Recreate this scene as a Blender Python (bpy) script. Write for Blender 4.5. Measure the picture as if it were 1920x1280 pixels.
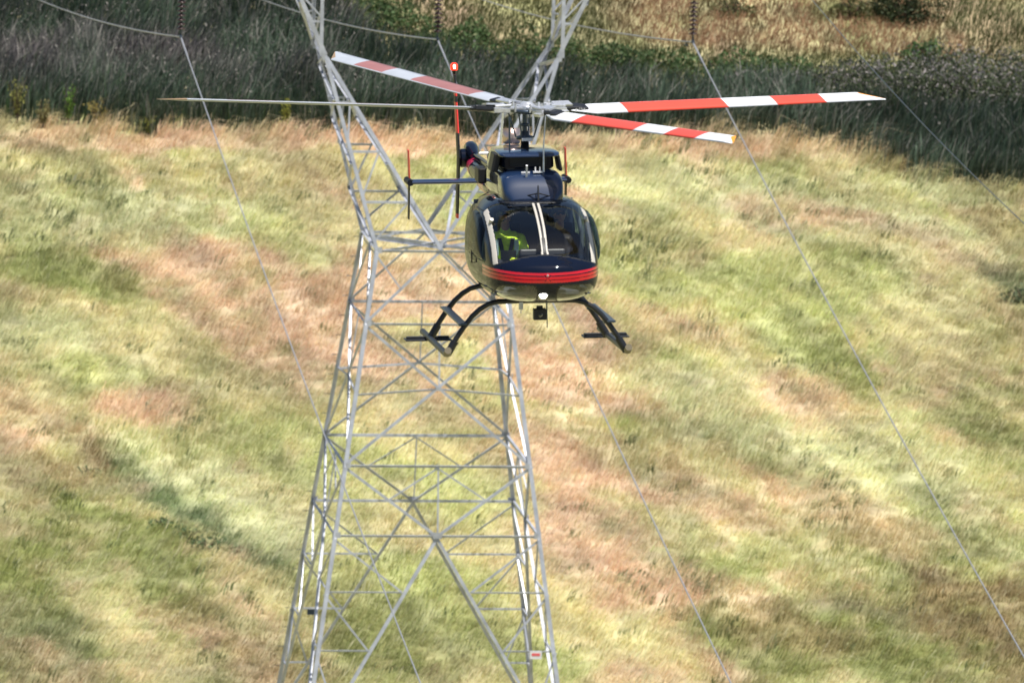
import bpy, math, random
import numpy as np
from mathutils import Vector, Matrix
random.seed(7); rng = np.random.default_rng(11)
C = bpy.context.scene.collection
scn = bpy.context.scene
for o in list(bpy.data.objects): bpy.data.objects.remove(o)

# ------------------------------------------------------------------ camera, sky, sun
CAMZ = 78.03
cd = bpy.data.cameras.new('camera'); cam = bpy.data.objects.new('camera', cd); C.objects.link(cam)
pt, rl = math.radians(9.0), math.radians(1.574)
f_ = Vector((0, math.cos(pt), -math.sin(pt))); r_ = Vector((1, 0, 0)); u_ = r_.cross(f_)
r2 = r_ * math.cos(rl) + u_ * math.sin(rl); u2 = u_ * math.cos(rl) - r_ * math.sin(rl)
m = Matrix((r2, u2, -f_)).transposed().to_4x4(); m.translation = (0, 0, CAMZ)
cam.matrix_world = m
cd.sensor_width = 36; cd.lens = 400; cd.clip_start = 5; cd.clip_end = 12000
cd.dof.use_dof = True; cd.dof.focus_distance = 178; cd.dof.aperture_fstop = 6.7
scn.camera = cam
SUN_EL, SUN_AZ = 72, 40           # sun high, behind the camera and to its right
w = bpy.data.worlds.new('World'); scn.world = w; w.use_nodes = True
nt = w.node_tree; bg = nt.nodes['Background']
sky = nt.nodes.new('ShaderNodeTexSky'); sky.sky_type = 'NISHITA'; sky.sun_disc = False
sky.sun_elevation = math.radians(SUN_EL); sky.sun_rotation = math.radians(180 - SUN_AZ)
nt.links.new(sky.outputs[0], bg.inputs[0]); bg.inputs[1].default_value = 0.075
sd = bpy.data.lights.new('sun', 'SUN'); sd.energy = 5.0; sd.angle = math.radians(0.53); sd.color = (1, 0.955, 0.88)
sun = bpy.data.objects.new('sun', sd); C.objects.link(sun)
sv = Vector((math.cos(math.radians(SUN_EL)) * math.sin(math.radians(SUN_AZ)),
             -math.cos(math.radians(SUN_EL)) * math.cos(math.radians(SUN_AZ)), math.sin(math.radians(SUN_EL))))
sun.rotation_euler = sv.to_track_quat('Z', 'Y').to_euler(); sun.location = (40, 300, 140)
scn.view_settings.view_transform = 'Standard'; scn.view_settings.look = 'None'
scn.view_settings.exposure = 0.42; scn.view_settings.gamma = 1

# ------------------------------------------------------------------ helpers
def tag(o, label=None, cat=None, group=None, kind=None):
    if label: o['label'] = label
    if cat: o['category'] = cat
    if group: o['group'] = group
    if kind: o['kind'] = kind
    return o
def empty(name, mat=None):
    o = bpy.data.objects.new(name, None); C.objects.link(o); o.empty_display_size = 0.3
    if mat is not None: o.matrix_world = mat
    return o
def V(*a): return Vector(a)
class MB:
    def __init__(s): s.v = []; s.f = []; s.m = []; s.sm = []
    def add(s, vs, fs, mi=0, smooth=False):
        b = len(s.v); s.v += [tuple(x) for x in vs]
        for q in fs: s.f.append([b + i for i in q]); s.m.append(mi); s.sm.append(smooth)
    def box(s, c, ax, h, mi=0):
        c = Vector(c); X, Y, Z = [Vector(a).normalized() * k for a, k in zip(ax, h)]
        vs = [c + X * a + Y * b + Z * d for d in (-1, 1) for b in (-1, 1) for a in (-1, 1)]
        s.add(vs, [(0, 2, 3, 1), (4, 5, 7, 6), (0, 1, 5, 4), (2, 6, 7, 3), (0, 4, 6, 2), (1, 3, 7, 5)], mi)
    def bx(s, c, h, mi=0): s.box(c, ((1, 0, 0), (0, 1, 0), (0, 0, 1)), h, mi)
    def tube(s, pts, r, n=10, mi=0, smooth=True, caps=True, sq=(1, 1)):
        pts = [Vector(p) for p in pts]; rs = r if hasattr(r, '__len__') else [r] * len(pts)
        vs = []; up = None
        for i, p in enumerate(pts):
            d = (pts[min(i + 1, len(pts) - 1)] - pts[max(i - 1, 0)]).normalized()
            if up is None: up = Vector((0, 0, 1)) if abs(d.z) < .9 else Vector((1, 0, 0))
            a = d.cross(up).normalized(); up2 = a.cross(d).normalized(); up = up2
            for k in range(n):
                t = 2 * math.pi * k / n
                vs.append(p + a * math.cos(t) * rs[i] * sq[0] + up2 * math.sin(t) * rs[i] * sq[1])
        fs = [(i * n + k, i * n + (k + 1) % n, (i + 1) * n + (k + 1) % n, (i + 1) * n + k) for i in range(len(pts) - 1) for k in range(n)]
        s.add(vs, fs, mi, smooth)
        if caps: s.add([vs[k] for k in range(n)], [tuple(range(n))[::-1]], mi); s.add(vs[-n:], [tuple(range(n))], mi)
    def lathe(s, prof, c, ax=(0, 0, 1), n=20, mi=0, smooth=True):
        ax = Vector(ax).normalized(); a = ax.orthogonal().normalized(); b = ax.cross(a); c = Vector(c)
        vs = [c + ax * z + (a * math.cos(2 * math.pi * k / n) + b * math.sin(2 * math.pi * k / n)) * r for r, z in prof for k in range(n)]
        fs = [(i * n + k, i * n + (k + 1) % n, (i + 1) * n + (k + 1) % n, (i + 1) * n + k) for i in range(len(prof) - 1) for k in range(n)]
        s.add(vs, fs, mi, smooth)
    def angle(s, p, q, a, b, w, t=.012, mi=0):
        # an L-section steel bar from p to q, its flanges pointing along a and b
        p = Vector(p); q = Vector(q); d = (q - p).normalized()
        a = Vector(a); a = (a - d * a.dot(d)).normalized(); b = Vector(b); b = (b - d * b.dot(d) - a * b.dot(a)).normalized()
        pr = [(0, 0), (w, 0), (w, t), (t, t), (t, w), (0, w)]
        vs = [o + a * x + b * y for o in (p, q) for x, y in pr]
        s.add(vs, [(i, (i + 1) % 6, 6 + (i + 1) % 6, 6 + i) for i in range(6)] + [(0, 1, 2, 3), (0, 3, 4, 5), (9, 8, 7, 6), (11, 10, 9, 6)], mi)
    def build(s, name, mats, parent=None, mat=None):
        me = bpy.data.meshes.new(name); me.from_pydata(s.v, [], s.f)
        for mm in (mats if isinstance(mats, (list, tuple)) else [mats]): me.materials.append(mm)
        me.polygons.foreach_set('material_index', s.m); me.polygons.foreach_set('use_smooth', s.sm); me.update()
        o = bpy.data.objects.new(name, me); C.objects.link(o)
        if parent: o.parent = parent
        if mat is not None: o.matrix_local = mat
        return o
def bevel(o, w=.01, seg=2):
    b = o.modifiers.new('bevel', 'BEVEL'); b.width = w; b.segments = seg; b.limit_method = 'ANGLE'; return o

# ------------------------------------------------------------------ materials
def pm(name, col, rough=.5, metal=0, coat=0, spec=.5, noise=0, nscale=8, emit=None, es=0, bump=0):
    mt = bpy.data.materials.new(name); mt.use_nodes = True; n = mt.node_tree; b = n.nodes['Principled BSDF']
    b.inputs['Base Color'].default_value = (*col, 1); b.inputs['Roughness'].default_value = rough
    b.inputs['Metallic'].default_value = metal; b.inputs['Coat Weight'].default_value = coat
    b.inputs['Coat Roughness'].default_value = .03; b.inputs['Specular IOR Level'].default_value = spec
    if emit: b.inputs['Emission Color'].default_value = (*emit, 1); b.inputs['Emission Strength'].default_value = es
    if noise or bump:
        tc = n.nodes.new('ShaderNodeTexCoord'); nz = n.nodes.new('ShaderNodeTexNoise'); nz.inputs['Scale'].default_value = nscale
        nz.inputs['Detail'].default_value = 5; n.links.new(tc.outputs['Object'], nz.inputs['Vector'])
        if noise:
            mx = n.nodes.new('ShaderNodeMapRange'); mx.inputs[1].default_value = .25; mx.inputs[2].default_value = .75
            mx.inputs[3].default_value = 1 - noise; mx.inputs[4].default_value = 1 + noise
            n.links.new(nz.outputs['Fac'], mx.inputs[0])
            vm = n.nodes.new('ShaderNodeVectorMath'); vm.operation = 'SCALE'; vm.inputs[0].default_value = col
            n.links.new(mx.outputs[0], vm.inputs['Scale']); n.links.new(vm.outputs[0], b.inputs['Base Color'])
        if bump:
            bp = n.nodes.new('ShaderNodeBump'); bp.inputs['Strength'].default_value = bump; bp.inputs['Distance'].default_value = .01
            n.links.new(nz.outputs['Fac'], bp.inputs['Height']); n.links.new(bp.outputs[0], b.inputs['Normal'])
    return mt
def glassmat(name, tint, rough=.022, refl=1.0):
    mt = bpy.data.materials.new(name); mt.use_nodes = True; n = mt.node_tree; n.nodes.clear()
    out = n.nodes.new('ShaderNodeOutputMaterial'); mix = n.nodes.new('ShaderNodeMixShader'); tr = n.nodes.new('ShaderNodeBsdfTransparent')
    gl = n.nodes.new('ShaderNodeBsdfGlossy'); fr = n.nodes.new('ShaderNodeFresnel'); fr.inputs[0].default_value = 1.55
    ma = n.nodes.new('ShaderNodeMath'); ma.operation = 'MULTIPLY'; ma.inputs[1].default_value = 1.25 * refl; ma.use_clamp = True
    tr.inputs[0].default_value = (*tint, 1); gl.inputs['Roughness'].default_value = rough
    n.links.new(fr.outputs[0], ma.inputs[0]); n.links.new(ma.outputs[0], mix.inputs[0]); n.links.new(tr.outputs[0], mix.inputs[1])
    n.links.new(gl.outputs[0], mix.inputs[2]); n.links.new(mix.outputs[0], out.inputs[0]); return mt
M = dict(
    paint=pm('navy_black_paint', (.004, .007, .018), .3, 0, .65, 0),
    navy=pm('navy_paint', (.006, .020, .06), .5, 0, 1, .2), finp=pm('fin_paint', (.010, .012, .018), .5, 0, 0, .2),
    red=pm('red_stripe', (.55, .003, .012), .3, 0, .6),
    beige=pm('cream_frame', (.48, .45, .40), .45),
    black=pm('matt_black', (.012, .013, .016), .42, noise=.25),
    rubber=pm('black_seal', (.006, .006, .007), .5),
    blade_w=pm('blade_white', (.74, .76, .80), .35, noise=.05, nscale=3),
    blade_r=pm('blade_red', (.74, .075, .045), .38, noise=.06, nscale=3),
    blade_w2=pm('blurred_blade_white', (.37, .40, .45), .55, noise=.1, nscale=3), blade_r2=pm('blurred_blade_red', (.30, .13, .125), .5, noise=.12, nscale=3), blade_o2=pm('blurred_blade_orange', (.30, .20, .12), .5),  # motion-blur fade of the spinning blades put into duller paint colours
    blade_e=pm('worn_leading_edge', (.52, .46, .48), .35, .2),
    blade_o=pm('blade_orange', (.85, .30, .02), .4),
    metal=pm('light_alloy', (.62, .63, .66), .3, .6, noise=.2, nscale=30),
    white=pm('white_metal', (.72, .72, .74), .35, .1),
    dmetal=pm('dark_steel', (.06, .08, .11), .35, .6, noise=.2, nscale=20),
    exh=pm('heat_tinted_steel', (.66, .50, .44), .28, .85, noise=.15, nscale=10),
    finred=pm('fin_red', (.70, .02, .015), .4),
    pink=pm('boom_stripe', (.66, .03, .10), .25, 0, .6),
    galv=pm('galvanised_steel', (.44, .46, .52), .42, .3, noise=.28, nscale=2.5),
    insul=pm('brown_glazed_porcelain', (.040, .010, .012), .38, 0, .06, .35),
    wire=pm('aluminium_wire', (.30, .31, .34), .5, .3),
    hivis=pm('hi_vis_cloth', (.72, 1.0, .05), .75, emit=None, noise=.08, nscale=20),
    refl=pm('reflective_tape', (.45, .62, .68), .5),
    grey=pm('grey_cloth', (.16, .22, .26), .8), dark=pm('dark_cloth', (.015, .017, .025), .85, noise=.2),
    skin=pm('skin', (.36, .19, .13), .5), seat=pm('seat_fabric', (.03, .035, .05), .8),
    cabin=pm('cabin_lining', (.12, .14, .19), .7), glass=glassmat('tinted_glass', (.93, .95, .95)),
    chin=glassmat('chin_glass', (.45, .45, .40), refl=2.0), dglass=glassmat('door_glass', (.30, .40, .50), refl=.45),
    lamp=pm('landing_light', (1, 1, 1), .2, emit=(1, .98, .92), es=14), beacon=pm('beacon_red', (.7, .02, .01), .2, emit=(1, .03, .01), es=1.6),
    beaconc=pm('beacon_core', (1, .6, .5), .2, emit=(1, .55, .4), es=6), sign=pm('sign_white', (.7, .7, .72), .5), signr=pm('sign_red', (.7, .12, .13), .5),
    signd=pm('sign_dark', (.03, .05, .08), .5))

# ------------------------------------------------------------------ terrain
def grid_noise(seed, n=256):
    g = np.random.default_rng(seed).random((n, n))
    def fn(x, y):
        xi = np.floor(x).astype(int); yi = np.floor(y).astype(int); fx = x - xi; fy = y - yi
        fx = fx * fx * (3 - 2 * fx); fy = fy * fy * (3 - 2 * fy)
        a = g[xi % n, yi % n]; b = g[(xi + 1) % n, yi % n]; c = g[xi % n, (yi + 1) % n]; d = g[(xi + 1) % n, (yi + 1) % n]
        return (a * (1 - fx) + b * fx) * (1 - fy) + (c * (1 - fx) + d * fx) * fy
    return fn
N1, N2, N3, N4, N5 = [grid_noise(s) for s in (1, 2, 3, 4, 5)]
def fbm(fn, x, y, oct=4, gain=.55):
    s = 0; a = 1; t = 0
    for k in range(oct): s = s + a * fn(x * 2 ** k + 17.3 * k, y * 2 ** k + 9.1 * k); t += a; a *= gain
    return s / t
def gz(X, Y):
    X = np.asarray(X, float); Y = np.asarray(Y, float)
    z = .14 * (np.clip(Y, 330, 478) - 374) + .06 * (np.minimum(Y, 330) - 330)
    z = z + .22 * np.clip(Y - 478, 0, 60) + .03 * np.clip(Y - 538, 0, 3000)
    near = np.exp(-((X / 60) ** 2))
    z = z + .55 * (fbm(N5, X / 2.6 + 3, Y / 4.6, 3) - .5) * (Y < 470)
    z = z + .35 * (fbm(N1, X / 9, Y / 12, 3) - .5) + (1 - near) * 14 * (fbm(N2, X / 160, Y / 160, 3) - .5)
    return z
STRAW, TAN, LIME, PALE, OLIVE, DARKG, BROWN = [np.array(c) for c in ((.62, .56, .31), (.68, .50, .34), (.49, .51, .225), (.61, .61, .35), (.27, .295, .10), (.13, .18, .075), (.30, .20, .11))]
# patches of the meadow: x, y, half width, half depth, tilt, colour, strength (metres)
def sc(Y): return Y / 21333.
PATCH = []
for px, py, rx, ry, t, col, k in [
    (200,865,80,26,.5,BROWN,.7),(300,930,110,30,.5,DARKG,.6),(470,1015,80,28,.4,DARKG,.7),(60,1180,160,40,.2,DARKG,.5),(1840,1150,120,50,.3,BROWN,.5),(1700,1190,120,30,.3,DARKG,.45),  # weedy patches; the corner ones also put vignette darkening into the colour
    (110,262,150,22,0,TAN,.8),(400,262,170,20,0,TAN,.9),(330,480,190,60,.2,TAN,.8),(470,560,170,55,.3,TAN,.9),(570,640,150,60,.4,TAN,.8),(250,765,90,30,.1,TAN,1),
    (85,900,110,35,.4,BROWN,.5),(30,800,50,30,0,TAN,.8),(1060,670,120,70,.2,TAN,.8),(1150,730,110,50,.2,TAN,.7),(1050,860,130,60,.2,TAN,.8),(1110,950,170,55,.2,TAN,.9),
    (1300,945,160,50,.2,TAN,.7),(1150,1050,150,50,.3,TAN,.8),(1250,1130,170,45,.3,TAN,.8),(1400,1160,140,45,.3,TAN,.6),(1640,300,90,25,.2,BROWN,.5),(1600,280,120,20,.1,TAN,.9),
    (1400,285,170,18,0,TAN,.7),(900,268,200,18,0,TAN,.8),(720,268,120,18,0,TAN,.8),(1500,760,130,50,.1,TAN,.6),(1320,610,120,30,0,TAN,.5),(660,560,80,60,.2,TAN,.7),(880,560,90,60,0,TAN,.6),
    (120,510,140,35,.1,OLIVE,.6),(60,1040,140,90,.2,OLIVE,.8),(260,1060,170,60,.3,OLIVE,.75),(430,985,100,32,.4,DARKG,.8),(300,900,130,35,.5,DARKG,.45),(120,700,120,30,0,LIME,.6),(60,620,100,40,0,PALE,.7),
    (380,880,170,40,.3,PALE,.8),(560,870,170,60,.2,LIME,.7),(560,1000,120,40,.2,PALE,.7),(100,400,160,40,.1,PALE,.6),(300,390,200,30,.05,PALE,.7),(500,330,200,35,0,STRAW,.6),(500,440,120,25,.2,LIME,.5),
    (1500,600,150,60,.3,LIME,.8),(1340,560,150,35,.1,LIME,.6),(1450,855,120,30,.3,OLIVE,.5),(1600,700,80,30,.4,OLIVE,.5),(1270,720,140,30,.1,PALE,.6),(1400,800,160,35,.2,PALE,.7),(1250,800,90,16,.2,DARKG,.3),
    (1860,740,110,60,.3,OLIVE,.6),(1760,1090,170,80,.4,OLIVE,.65),(1870,1200,150,90,.2,BROWN,.6),(1600,1225,260,45,.1,OLIVE,.7),(1500,1190,120,25,.2,BROWN,.4),(90,1245,220,40,0,DARKG,.45),(660,1240,170,45,0,OLIVE,.6),(480,1215,150,40,.2,BROWN,.35),
    (700,1120,120,60,.2,LIME,.6),(800,1190,200,50,0,OLIVE,.55),(1880,415,90,35,.2,BROWN,.45),(1890,505,60,28,.3,DARKG,.7),(1550,510,140,35,.1,LIME,.6),(1600,420,200,35,.1,PALE,.7),(1300,360,180,40,.1,PALE,.7),(1750,360,140,14,.1,PALE,.7),
    (1500,400,110,22,.1,TAN,.5),(1700,450,160,25,.2,TAN,.4),(1200,470,150,60,.2,LIME,.5),(1830,610,120,50,.3,STRAW,.5),(1700,860,160,60,.4,PALE,.5),(1600,960,170,40,.3,TAN,.4),(1380,1010,200,35,.2,LIME,.5),(870,930,120,50,0,LIME,.6),(850,1100,120,40,0,LIME,.6),(860,780,90,50,0,OLIVE,.4)]:
    # the reference survey of the meadow, converted to metres on the slope
    a = math.atan2((px - 960) / 21333., 1); dep = math.radians(9.0) + math.atan(((py - 640) - .0275 * (px - 960)) / 21333.)
    Yp = (78.03 + .14 * 374) / (math.tan(dep) + .14); PATCH.append((math.tan(a) * Yp, Yp, rx * sc(Yp), ry * sc(Yp) / .29, t * 1.15, col, k))
def colfield(X, Y):
    # wind-combed bands running down to the right
    ca, sa = math.cos(-.9), math.sin(-.9)
    wx = X + 2.2 * (fbm(N3, X / 5, Y / 8, 2) - .5); wy = Y + 5 * (fbm(N4, X / 5, Y / 8, 2) - .5)
    U = wx * .47 - (wy - 430) * .40; Wv = wx * .86 + (wy - 430) * .45
    a = fbm(N1, U / 8, Wv / 2.6, 5, .62); b = fbm(N2, U / 7 + 40, Wv / 2.1, 5, .62); c = fbm(N5, U / 3.2, Wv / 1.2, 6, .72)
    col = STRAW[None, :] * np.ones((len(X), 1))
    def mix(col, c2, k): k = np.clip(k, 0, 1)[:, None]; return col * (1 - k) + c2[None, :] * k
    col = mix(col, LIME, (a - .50) * 7); col = mix(col, TAN, (b - .53) * 7)
    for x, y, rx, ry, t, c2, k in PATCH:
        k = min(1, k * 1.3); rx = rx * 1.05; ry = ry * 1.1
        dx = X - x; dy = Y - y; ct, st = math.cos(t), math.sin(t)
        e = ((dx * ct - dy * .3 * st) / rx) ** 2 + ((dx * st / .3 + dy * ct) / ry) ** 2
        col = mix(col, c2, k * np.clip(1.55 - e * .9 + (c - .5) * 3.4 + (a - .5) * 2.6, 0, 1.0))
    col = mix(col, PALE, (fbm(N4, X / 1.3 + 9, Y / 3.2, 4, .7) - .55) * 2.2)
    col = mix(col, OLIVE, (fbm(N3, X / 1.1 + 3, Y / 3.0, 4, .7) - .57) * 2.6)
    col = mix(col, TAN, (fbm(N5, X / .9 + 31, Y / 2.5, 3, .7) - .60) * 2.2)
    edge = np.clip((np.abs(X) / 21) ** 3 * .35 + np.clip((408 - Y) / 26, 0, 1) * .45, 0, .7); col = mix(col, OLIVE * .8, edge * np.clip(.4 + (b - .4) * 3, 0, 1))  # darker growth toward the view's edges, with lens vignetting painted into the colour
    v = fbm(N3, U / 5 + 7, Wv / 1.1 + 3, 4, .6); v2 = fbm(N1, X / .7, Y / 2.0, 3, .6)
    return col * np.clip(.50 + .95 * v + .24 * v2, .45, 1.6)[:, None]
def veg_mat(name, rough=.6, trans=.35):
    mt = bpy.data.materials.new(name); mt.use_nodes = True; n = mt.node_tree; b = n.nodes['Principled BSDF']; out = n.nodes['Material Output']
    at = n.nodes.new('ShaderNodeAttribute'); at.attribute_name = 'Col'
    n.links.new(at.outputs['Color'], b.inputs['Base Color']); b.inputs['Roughness'].default_value = rough; b.inputs['Specular IOR Level'].default_value = .25
    tr = n.nodes.new('ShaderNodeBsdfTranslucent'); n.links.new(at.outputs['Color'], tr.inputs[0]); mx = n.nodes.new('ShaderNodeMixShader'); mx.inputs[0].default_value = trans
    n.links.new(b.outputs[0], mx.inputs[1]); n.links.new(tr.outputs[0], mx.inputs[2]); n.links.new(mx.outputs[0], out.inputs[0]); return mt
VEG = veg_mat('leaf_and_straw')
def fast_mesh(name, verts, loops, starts, cols, mat, parent=None, smooth=False):
    me = bpy.data.meshes.new(name); me.vertices.add(len(verts)); me.vertices.foreach_set('co', np.asarray(verts, np.float32).ravel())
    me.loops.add(len(loops)); me.loops.foreach_set('vertex_index', np.asarray(loops, np.int32)); me.polygons.add(len(starts))
    me.polygons.foreach_set('loop_start', np.asarray(starts, np.int32))
    if smooth: me.polygons.foreach_set('use_smooth', np.ones(len(starts), bool))
    me.update(calc_edges=True)
    at = me.color_attributes.new('Col', 'FLOAT_COLOR', 'POINT'); at.data.foreach_set('color', np.concatenate([cols, np.ones((len(cols), 1))], 1).astype(np.float32).ravel())
    me.materials.append(mat); o = bpy.data.objects.new(name, me); C.objects.link(o)
    if parent: o.parent = parent
    return o
def nonuni(lo, hi, flo, fhi, step):
    a = list(np.arange(flo, fhi + .01, step)); s = step; x = flo
    left = []
    while x > lo: s *= 1.25; x -= s; left.append(x)
    right = []; s = step; x = fhi
    while x < hi: s *= 1.25; x += s; right.append(x)
    return np.array(left[::-1] + a + right)
xs = nonuni(-2500, 2500, -34, 34, .6); ys = nonuni(-600, 5000, 380, 500, .6)
GX, GY = np.meshgrid(xs, ys); gx, gy = GX.ravel(), GY.ravel(); nx, ny = len(xs), len(ys)
ii = (np.arange(ny - 1)[:, None] * nx + np.arange(nx - 1)[None, :]).ravel()
lp = np.stack([ii, ii + 1, ii + nx + 1, ii + nx], 1).ravel()
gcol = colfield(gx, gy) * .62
GM = veg_mat('ground_cover', .9, 0); n_ = GM.node_tree; at_ = [q for q in n_.nodes if q.type == 'ATTRIBUTE'][0]; tc_ = n_.nodes.new('ShaderNodeTexCoord')
nA_ = n_.nodes.new('ShaderNodeTexNoise'); nA_.inputs['Scale'].default_value = .55; nA_.inputs['Detail'].default_value = 12; nA_.inputs['Roughness'].default_value = .72
mr_ = n_.nodes.new('ShaderNodeMapRange'); mr_.inputs[1].default_value = .3; mr_.inputs[2].default_value = .7; mr_.inputs[3].default_value = .45; mr_.inputs[4].default_value = 1.5
vm_ = n_.nodes.new('ShaderNodeVectorMath'); vm_.operation = 'SCALE'; n_.links.new(tc_.outputs['Object'], nA_.inputs['Vector']); n_.links.new(nA_.outputs['Fac'], mr_.inputs[0])
n_.links.new(at_.outputs['Color'], vm_.inputs[0]); n_.links.new(mr_.outputs[0], vm_.inputs['Scale'])
for q in n_.nodes:
    if q.type == 'BSDF_PRINCIPLED': n_.links.new(vm_.outputs[0], q.inputs['Base Color'])
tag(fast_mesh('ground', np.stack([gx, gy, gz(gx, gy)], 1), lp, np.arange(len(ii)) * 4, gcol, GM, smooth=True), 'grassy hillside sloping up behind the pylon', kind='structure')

def blades(name, X, Y, h, wd, lean, az, col, parent=None, headw=1.0, zoff=0, tipcol=None):
    n = len(X); th = rng.random(n) * math.pi; wx = np.cos(th); wy = np.sin(th); lx = np.cos(az) * lean; ly = np.sin(az) * lean
    Z = gz(X, Y) - .03 + zoff
    P = np.stack([X, Y, Z], 1); Wd = np.stack([wx, wy, 0 * wx], 1) * wd[:, None] * .5
    mid = P + np.stack([lx * h * .32, ly * h * .32, h * .62], 1); tip = P + np.stack([lx * h, ly * h, h * np.clip(1 - .38 * lean ** 2, .45, 1)], 1)
    vs = np.stack([P - Wd, P + Wd, mid + Wd * headw, mid - Wd * headw, tip], 1).reshape(-1, 3)
    b = np.arange(n) * 5; lp = np.stack([b, b + 1, b + 2, b + 3, b + 3, b + 2, b + 4], 1).ravel()
    st = np.stack([np.arange(n) * 7, np.arange(n) * 7 + 4], 1).ravel()
    cc = np.repeat(col[:, None, :], 5, 1)
    if tipcol is not None: cc[:, 4] = tipcol; cc[:, 2] = (col + tipcol) / 2; cc[:, 3] = cc[:, 2]
    return fast_mesh(name, vs, lp, st, cc.reshape(-1, 3), VEG, parent)
RF_X = np.array([-45, -22, -14.8, -10, 2, 10, 13, 16, 20.7, 45]); RF_Y = np.array([468, 466.4, 465.0, 465.0, 465.6, 465.8, 465.2, 461.3, 460.0, 457])
RB_X = np.array([-45, -12, -9, -6, -1, 5, 10, 15, 22, 45]); RB_Y = np.array([494, 494, 485, 477, 474.5, 472.2, 471.5, 469.5, 469, 469])
def rfront(X): return np.interp(X, RF_X, RF_Y)
def rback(X): return np.interp(X, RB_X, RB_Y)
# meadow: tufts of blades combed by the wind
nt_ = 52000
tx = rng.uniform(-30, 30, nt_); ty = 388 + rng.random(nt_) * 82
keep = (ty < rfront(tx) - .6 + 2.2 * N2(tx / 1.3, ty * 0 + 3) * 1.0) & (np.abs(tx) < ty * .0625); tx, ty = tx[keep], ty[keep]
tc = colfield(tx, ty); hN = fbm(N2, tx / 2.2, ty / 4.5, 3, .7); gust = fbm(N4, tx / 4 + 5, ty / 9, 3)
K = 11
X = np.repeat(tx, K) + rng.normal(0, .17, len(tx) * K); Y = np.repeat(ty, K) + rng.normal(0, .2, len(tx) * K); n = len(X)
h = np.repeat((.24 + .52 * hN ** 1.3) * (1 + 1.3 * np.clip(1 - (rfront(tx) - ty) / 2.5, 0, 1) * (N3(tx / .7, ty) > .45)), K) * rng.uniform(.55, 1.2, n); az = np.repeat(-.3 + 1.4 * (gust - .4), K) + rng.normal(0, .45, n)
lean = np.repeat(.55 + 1.15 * gust, K) * rng.uniform(.5, 1.35, n)
tj = np.repeat(rng.uniform(.84, 1.16, len(tx)), K)[:, None] * rng.uniform(.88, 1.12, (n, 1)) * rng.uniform(.93, 1.07, (n, 3))
wdt = rng.uniform(.016, .034, n); dk = np.repeat(rng.random(len(tx)) < .005 + .13 * np.clip((fbm(N2, tx / 2.4 + 11, ty / 5 + 4, 4, .65) - .60) * 8, 0, 1), K); tall = rng.random(n) < .035
cg = np.clip(np.repeat(tc, K, 0) * tj, .02, .85); cg[dk] = np.array((.19, .23, .10)) * rng.uniform(.6, 1.2, (dk.sum(), 1)); wdt[dk] *= 2.2; lean[dk] *= .5; h[dk] *= .85
h[tall] *= 1.5; cg[tall] = np.clip(cg[tall] * .5 + .42, 0, .8) * np.array((1, .95, .72))
tag(blades('meadow_grass', X, Y, h, wdt, lean, az, cg, headw=.8), 'tall windblown meadow grass in straw and lime green patches around the pylon', 'grass', kind='stuff')
# reed bed
n = 150000
X = rng.uniform(-34, 34, n); Y = rng.uniform(457, 494, n); k = (Y > rfront(X) + (N3(X / .9, Y / 2) - .5) * 1.2) & (Y < rback(X) + (N2(X / 1.5, Y / 2) - .5) * 2) & (np.abs(X) < Y * .0625); X, Y = X[k], Y[k]; n = len(X)
purple = np.clip((fbm(N4, X / 5, Y / 5, 3) - .42) * 4, 0, 1) * np.clip((-X + 2) / 12, 0, 1) * np.clip((Y - 467) / 6, 0, 1)
base = np.array((.072, .105, .070)) * (1 - purple[:, None]) + np.array((.125, .112, .112)) * purple[:, None]
base = base * (.5 + .65 * fbm(N5, X / 1.2, Y / 2, 3, .7))[:, None] * rng.uniform(.6, 1.5, (n, 1))
tipc = base * rng.uniform(.9, 1.5, (n, 1)); hl = rng.random(n) < .17; tipc[hl] = np.array((.40, .37, .33)) * rng.uniform(.6, 1.1, (hl.sum(), 1)); base[hl] = base[hl] * 1.4
gl = (X < -2) & (rng.random(n) < .12); base[gl] = (.06, .12, .04)
ht = 1.75 * (.75 + .5 * fbm(N1, X / 3, Y / 4, 3)) * rng.uniform(.6, 1.15, n)
tag(blades('reed_bed', X, Y, ht, rng.uniform(.028, .06, n), rng.uniform(.05, .6, n), fbm(N2, X / 3, Y / 5, 2) * 5 - 2.6 + rng.normal(0, .8, n), base, tipcol=tipc, headw=1.1), 'dense dark green reed bed across the slope above the meadow', 'reeds', kind='stuff')
n = 26000
X = rng.uniform(-34, 34, n); Y = rng.uniform(457, 494, n); cl = fbm(N3, X / 1.6, Y / 2.4, 4, .7); k = (Y > rfront(X) + .6) & (Y < rback(X)) & (rng.random(n) < np.clip((cl - .46) * 9, .04, 1)) & (np.abs(X) < Y * .0625) & ((X < 3) | (rng.random(n) < .25)); X, Y = X[k], Y[k]
RH = (X, Y)
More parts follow.
